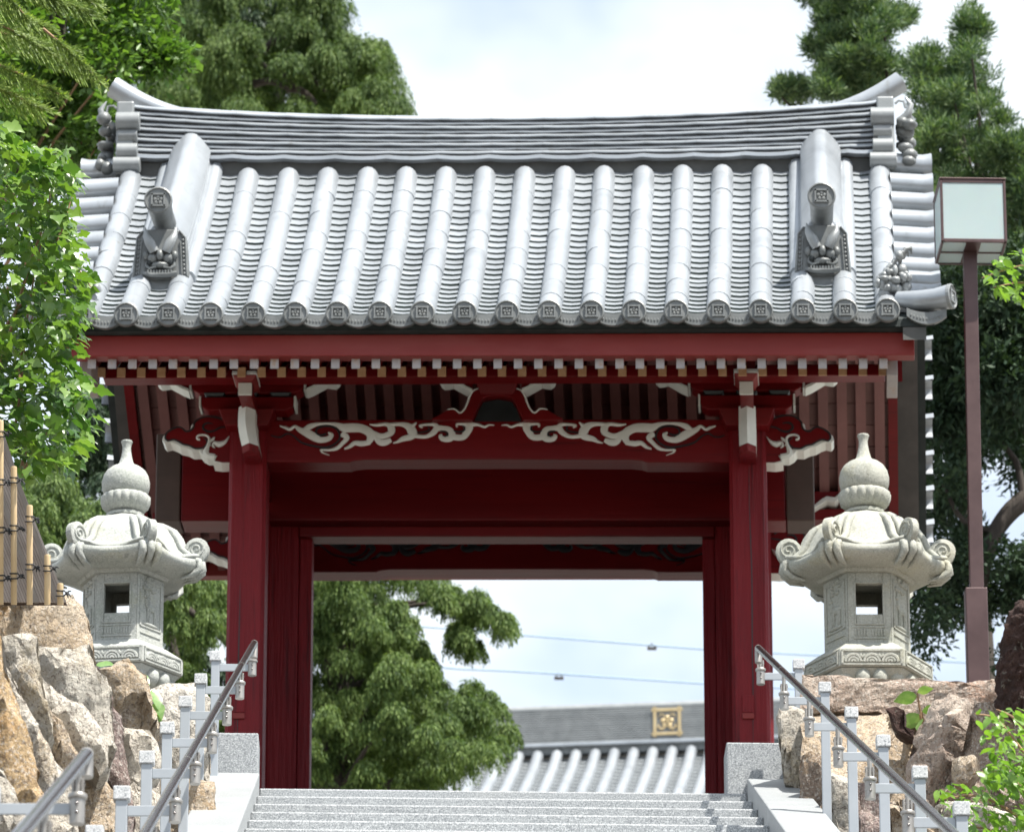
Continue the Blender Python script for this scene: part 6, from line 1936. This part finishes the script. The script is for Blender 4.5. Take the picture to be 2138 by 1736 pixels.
def shrub(nm, label, cat, loc, polys, Y, size, m, n_leaf, count, depth, stems, seed, partname='leaf', n_parts=300, group=None, upward=.25):
    root = thing(nm, label, cat, loc, group)
    me = leaf_mesh('lobed_leaf', m, n=n_leaf)
    rr = random.Random(seed); L_ = []
    for poly, w in polys:
        xs = [p[0] for p in poly]; ys_ = [p[1] for p in poly]
        k = 0
        while k < int(count * w):
            x = rr.uniform(min(xs), max(xs)); y = rr.uniform(min(ys_), max(ys_))
            if not inpoly(x, y, poly): continue
            k += 1
            L_.append((Y + rr.uniform(-depth, depth), x, y))
    L_.sort()
    sbase = wloc(root)
    V, F, Rv = [], [], []
    lv = [v.co.copy() for v in me.vertices]; lf = [tuple(p.vertices) for p in me.polygons]
    for i, (yy, x, y) in enumerate(L_):
        q = P(x, y, yy)
        az = rr.gauss(-.7, 1.0) if rr.random() < .8 else rr.uniform(-PI, PI)
        el = rr.gauss(-.45, .35)
        roll = rr.gauss(0, .5)
        s = size * rr.uniform(.55, 1.15)
        mt = Matrix.Translation(q - sbase) @ Matrix.Rotation(az, 4, 'Z') @ Matrix.Rotation(-el, 4, 'Y') @ Matrix.Rotation(roll, 4, 'X') @ Matrix.Scale(s, 4)
        if i < n_parts:
            o = bpy.data.objects.new(partname, me); COL.objects.link(o); o.parent = root
            o.matrix_local = mt
        else:
            n0 = len(V); V += [(mt @ v)[:] for v in lv]; F += [tuple(a + n0 for a in f) for f in lf]; Rv += [rr.random()] * len(lf)
    if V:
        mm = bpy.data.meshes.new('more_leaves'); mm.from_pydata(V, [], F)
        at = mm.attributes.new('rnd', 'FLOAT', 'FACE'); at.data.foreach_set('value', Rv)
        finish(mm, m, 60)
        stuff(obj('more_leaves', mm, root, sbase))
    for st in stems:
        pts = [P(a, b, Y + .05 + c) for a, b, c in st]
        branch(root, pts, .009, .0025, M['twig'], 'stem', 6)
    return root
YS = 25.6
shrub('leafy_shrub', 'bright green shrub with lobed leaves hanging at the left edge above the bamboo fence', 'shrub', P(-40, 1000, YS),
      [([(-40, 250), (0, 245), (50, 295), (115, 310), (145, 355), (150, 410), (160, 480), (182, 560), (190, 640), (170, 700), (150, 735), (130, 720), (60, 700), (-40, 760)], .56),
       ([(-40, 700), (60, 690), (140, 730), (175, 770), (200, 860), (165, 940), (140, 985), (110, 960), (60, 960), (-40, 900)], .32),
       ([(-40, 880), (60, 880), (110, 960), (70, 1000), (30, 985), (-40, 950)], .06),
       ([(60, 310), (140, 310), (160, 400), (60, 420)], .06)],
      YS, .105, M['leaf_shrub'], 5, 1800, .5,
      [[(-40, 1200, 0), (40, 1000, 0), (100, 900, 0), (170, 820, 0)], [(-40, 1100, 0), (30, 900, .1), (60, 640, .1), (110, 400, .1)], [(-40, 900, 0), (60, 560, 0), (100, 440, 0), (105, 330, 0)], [(40, 1000, .1), (60, 880, .1), (40, 760, .1), (90, 600, .1)], [(0, 700, .1), (60, 620, 0), (150, 560, 0), (190, 600, 0)], [(20, 1020, 0), (70, 960, 0), (120, 960, 0)], [(60, 560, 0), (120, 500, 0), (150, 410, 0)]], 5)
# fruit-like bud
q = P(13, 713, YS - .5)
o = MB().ball(q, (.011, .011, .012), 12, 8).build('green_fruit', M['leaf_young'], None, smooth=60, at=q)
tag(o, 'round pale green fruit among the lobed leaves at the left edge', 'fruit')

YB = 22.8
shrub('leafy_shrub', 'fresh green shrub leaning over the rocks in the bottom right corner', 'shrub', P(2138, 1760, YB),
      [([(1945, 1650), (1990, 1630), (2040, 1640), (2150, 1600), (2180, 1780), (1960, 1780), (1985, 1710)], .42),
       ([(2030, 1500), (2060, 1480), (2110, 1475), (2180, 1480), (2180, 1640), (2100, 1640), (2060, 1560)], .26),
       ([(2025, 1605), (2090, 1590), (2150, 1600), (2150, 1640), (2060, 1640)], .12), ([(1960, 1700), (2180, 1690), (2180, 1790), (1940, 1790)], .20)],
      YB, .062, M['leaf_young'], 0, 700, .30,
      [[(2180, 1760, 0), (2120, 1700, 0), (2040, 1660, 0), (1960, 1670, 0)], [(2180, 1700, 0), (2130, 1640, 0), (2080, 1610, 0), (2030, 1615, 0)], [(2180, 1620, 0), (2130, 1560, 0), (2080, 1500, 0), (2035, 1490, 0)], [(2180, 1780, 0), (2100, 1740, 0), (2010, 1720, 0)], [(2180, 1560, 0), (2120, 1500, 0), (2080, 1480, 0)]], 9)
YC = 31.5
shrub('leafy_branch', 'light green leafy branch reaching in at the right edge beside the lamp pole', 'branch', P(2200, 560, YC),
      [([(2045, 575), (2065, 545), (2100, 530), (2180, 520), (2180, 600), (2120, 600), (2080, 600)], .7), ([(2060, 600), (2100, 590), (2150, 600), (2150, 640), (2110, 620)], .3)],
      YC, .085, M['leaf_young'], 0, 110, .25, [[(2200, 560, 0), (2130, 555, 0), (2050, 580, 0)], [(2200, 600, 0), (2130, 590, 0), (2075, 600, 0)]], 12)
# glossy ground plants between rocks
def glossy(label, spots, Y, seed):
    c = P(*spots[0][:2], Y)
    root = thing('glossy_plant', label, 'plant', c)
    vs, fs = lobed(n=0)
    for (x, y, L_, az, el, roll) in spots:
        me = bpy.data.meshes.new('round_leaf')
        me.from_pydata([(a * L_, b * L_ * 1.25, c_ * L_) for a, b, c_ in vs], [], fs)
        at = me.attributes.new('rnd', 'FLOAT', 'FACE'); at.data.foreach_set('value', [.5] * len(fs))
        finish(me, M['leaf_variegated'], 60)
        o = bpy.data.objects.new('broad_leaf', me); COL.objects.link(o); o.parent = root
        q = P(x, y, Y)
        o.matrix_local = Matrix.Translation(q - c) @ Matrix.Rotation(az, 4, 'Z') @ Matrix.Rotation(-el, 4, 'Y') @ Matrix.Rotation(roll, 4, 'X')
        MB().tube([q, q + Vector((.01, .03, -.05)), q + Vector((.03, .06, -.14))], .004, 5).build('stalk', M['twig'], root)
glossy('variegated plant with three round glossy leaves growing in the right wall', [(1915, 1452, .13, 2.9, -.1, .9), (1915, 1445, .09, -.2, .3, -.7), (1920, 1490, .14, 2.6, -.5, .9), (1925, 1485, .10, -.1, .2, -.8), (1925, 1500, .10, -2.2, -.9, .4)], 30.4, 1)
glossy('dark glossy leaves sprouting between the brown block and the pale rock on the left', [(318, 1440, .12, -.8, -1.0, .2), (325, 1465, .13, -1.2, -1.0, .5), (318, 1482, .13, -.3, -.9, -.3), (200, 1388, .10, -.2, .1, .8), (285, 1405, .10, -.5, -.6, .6)], 28.0, 2)
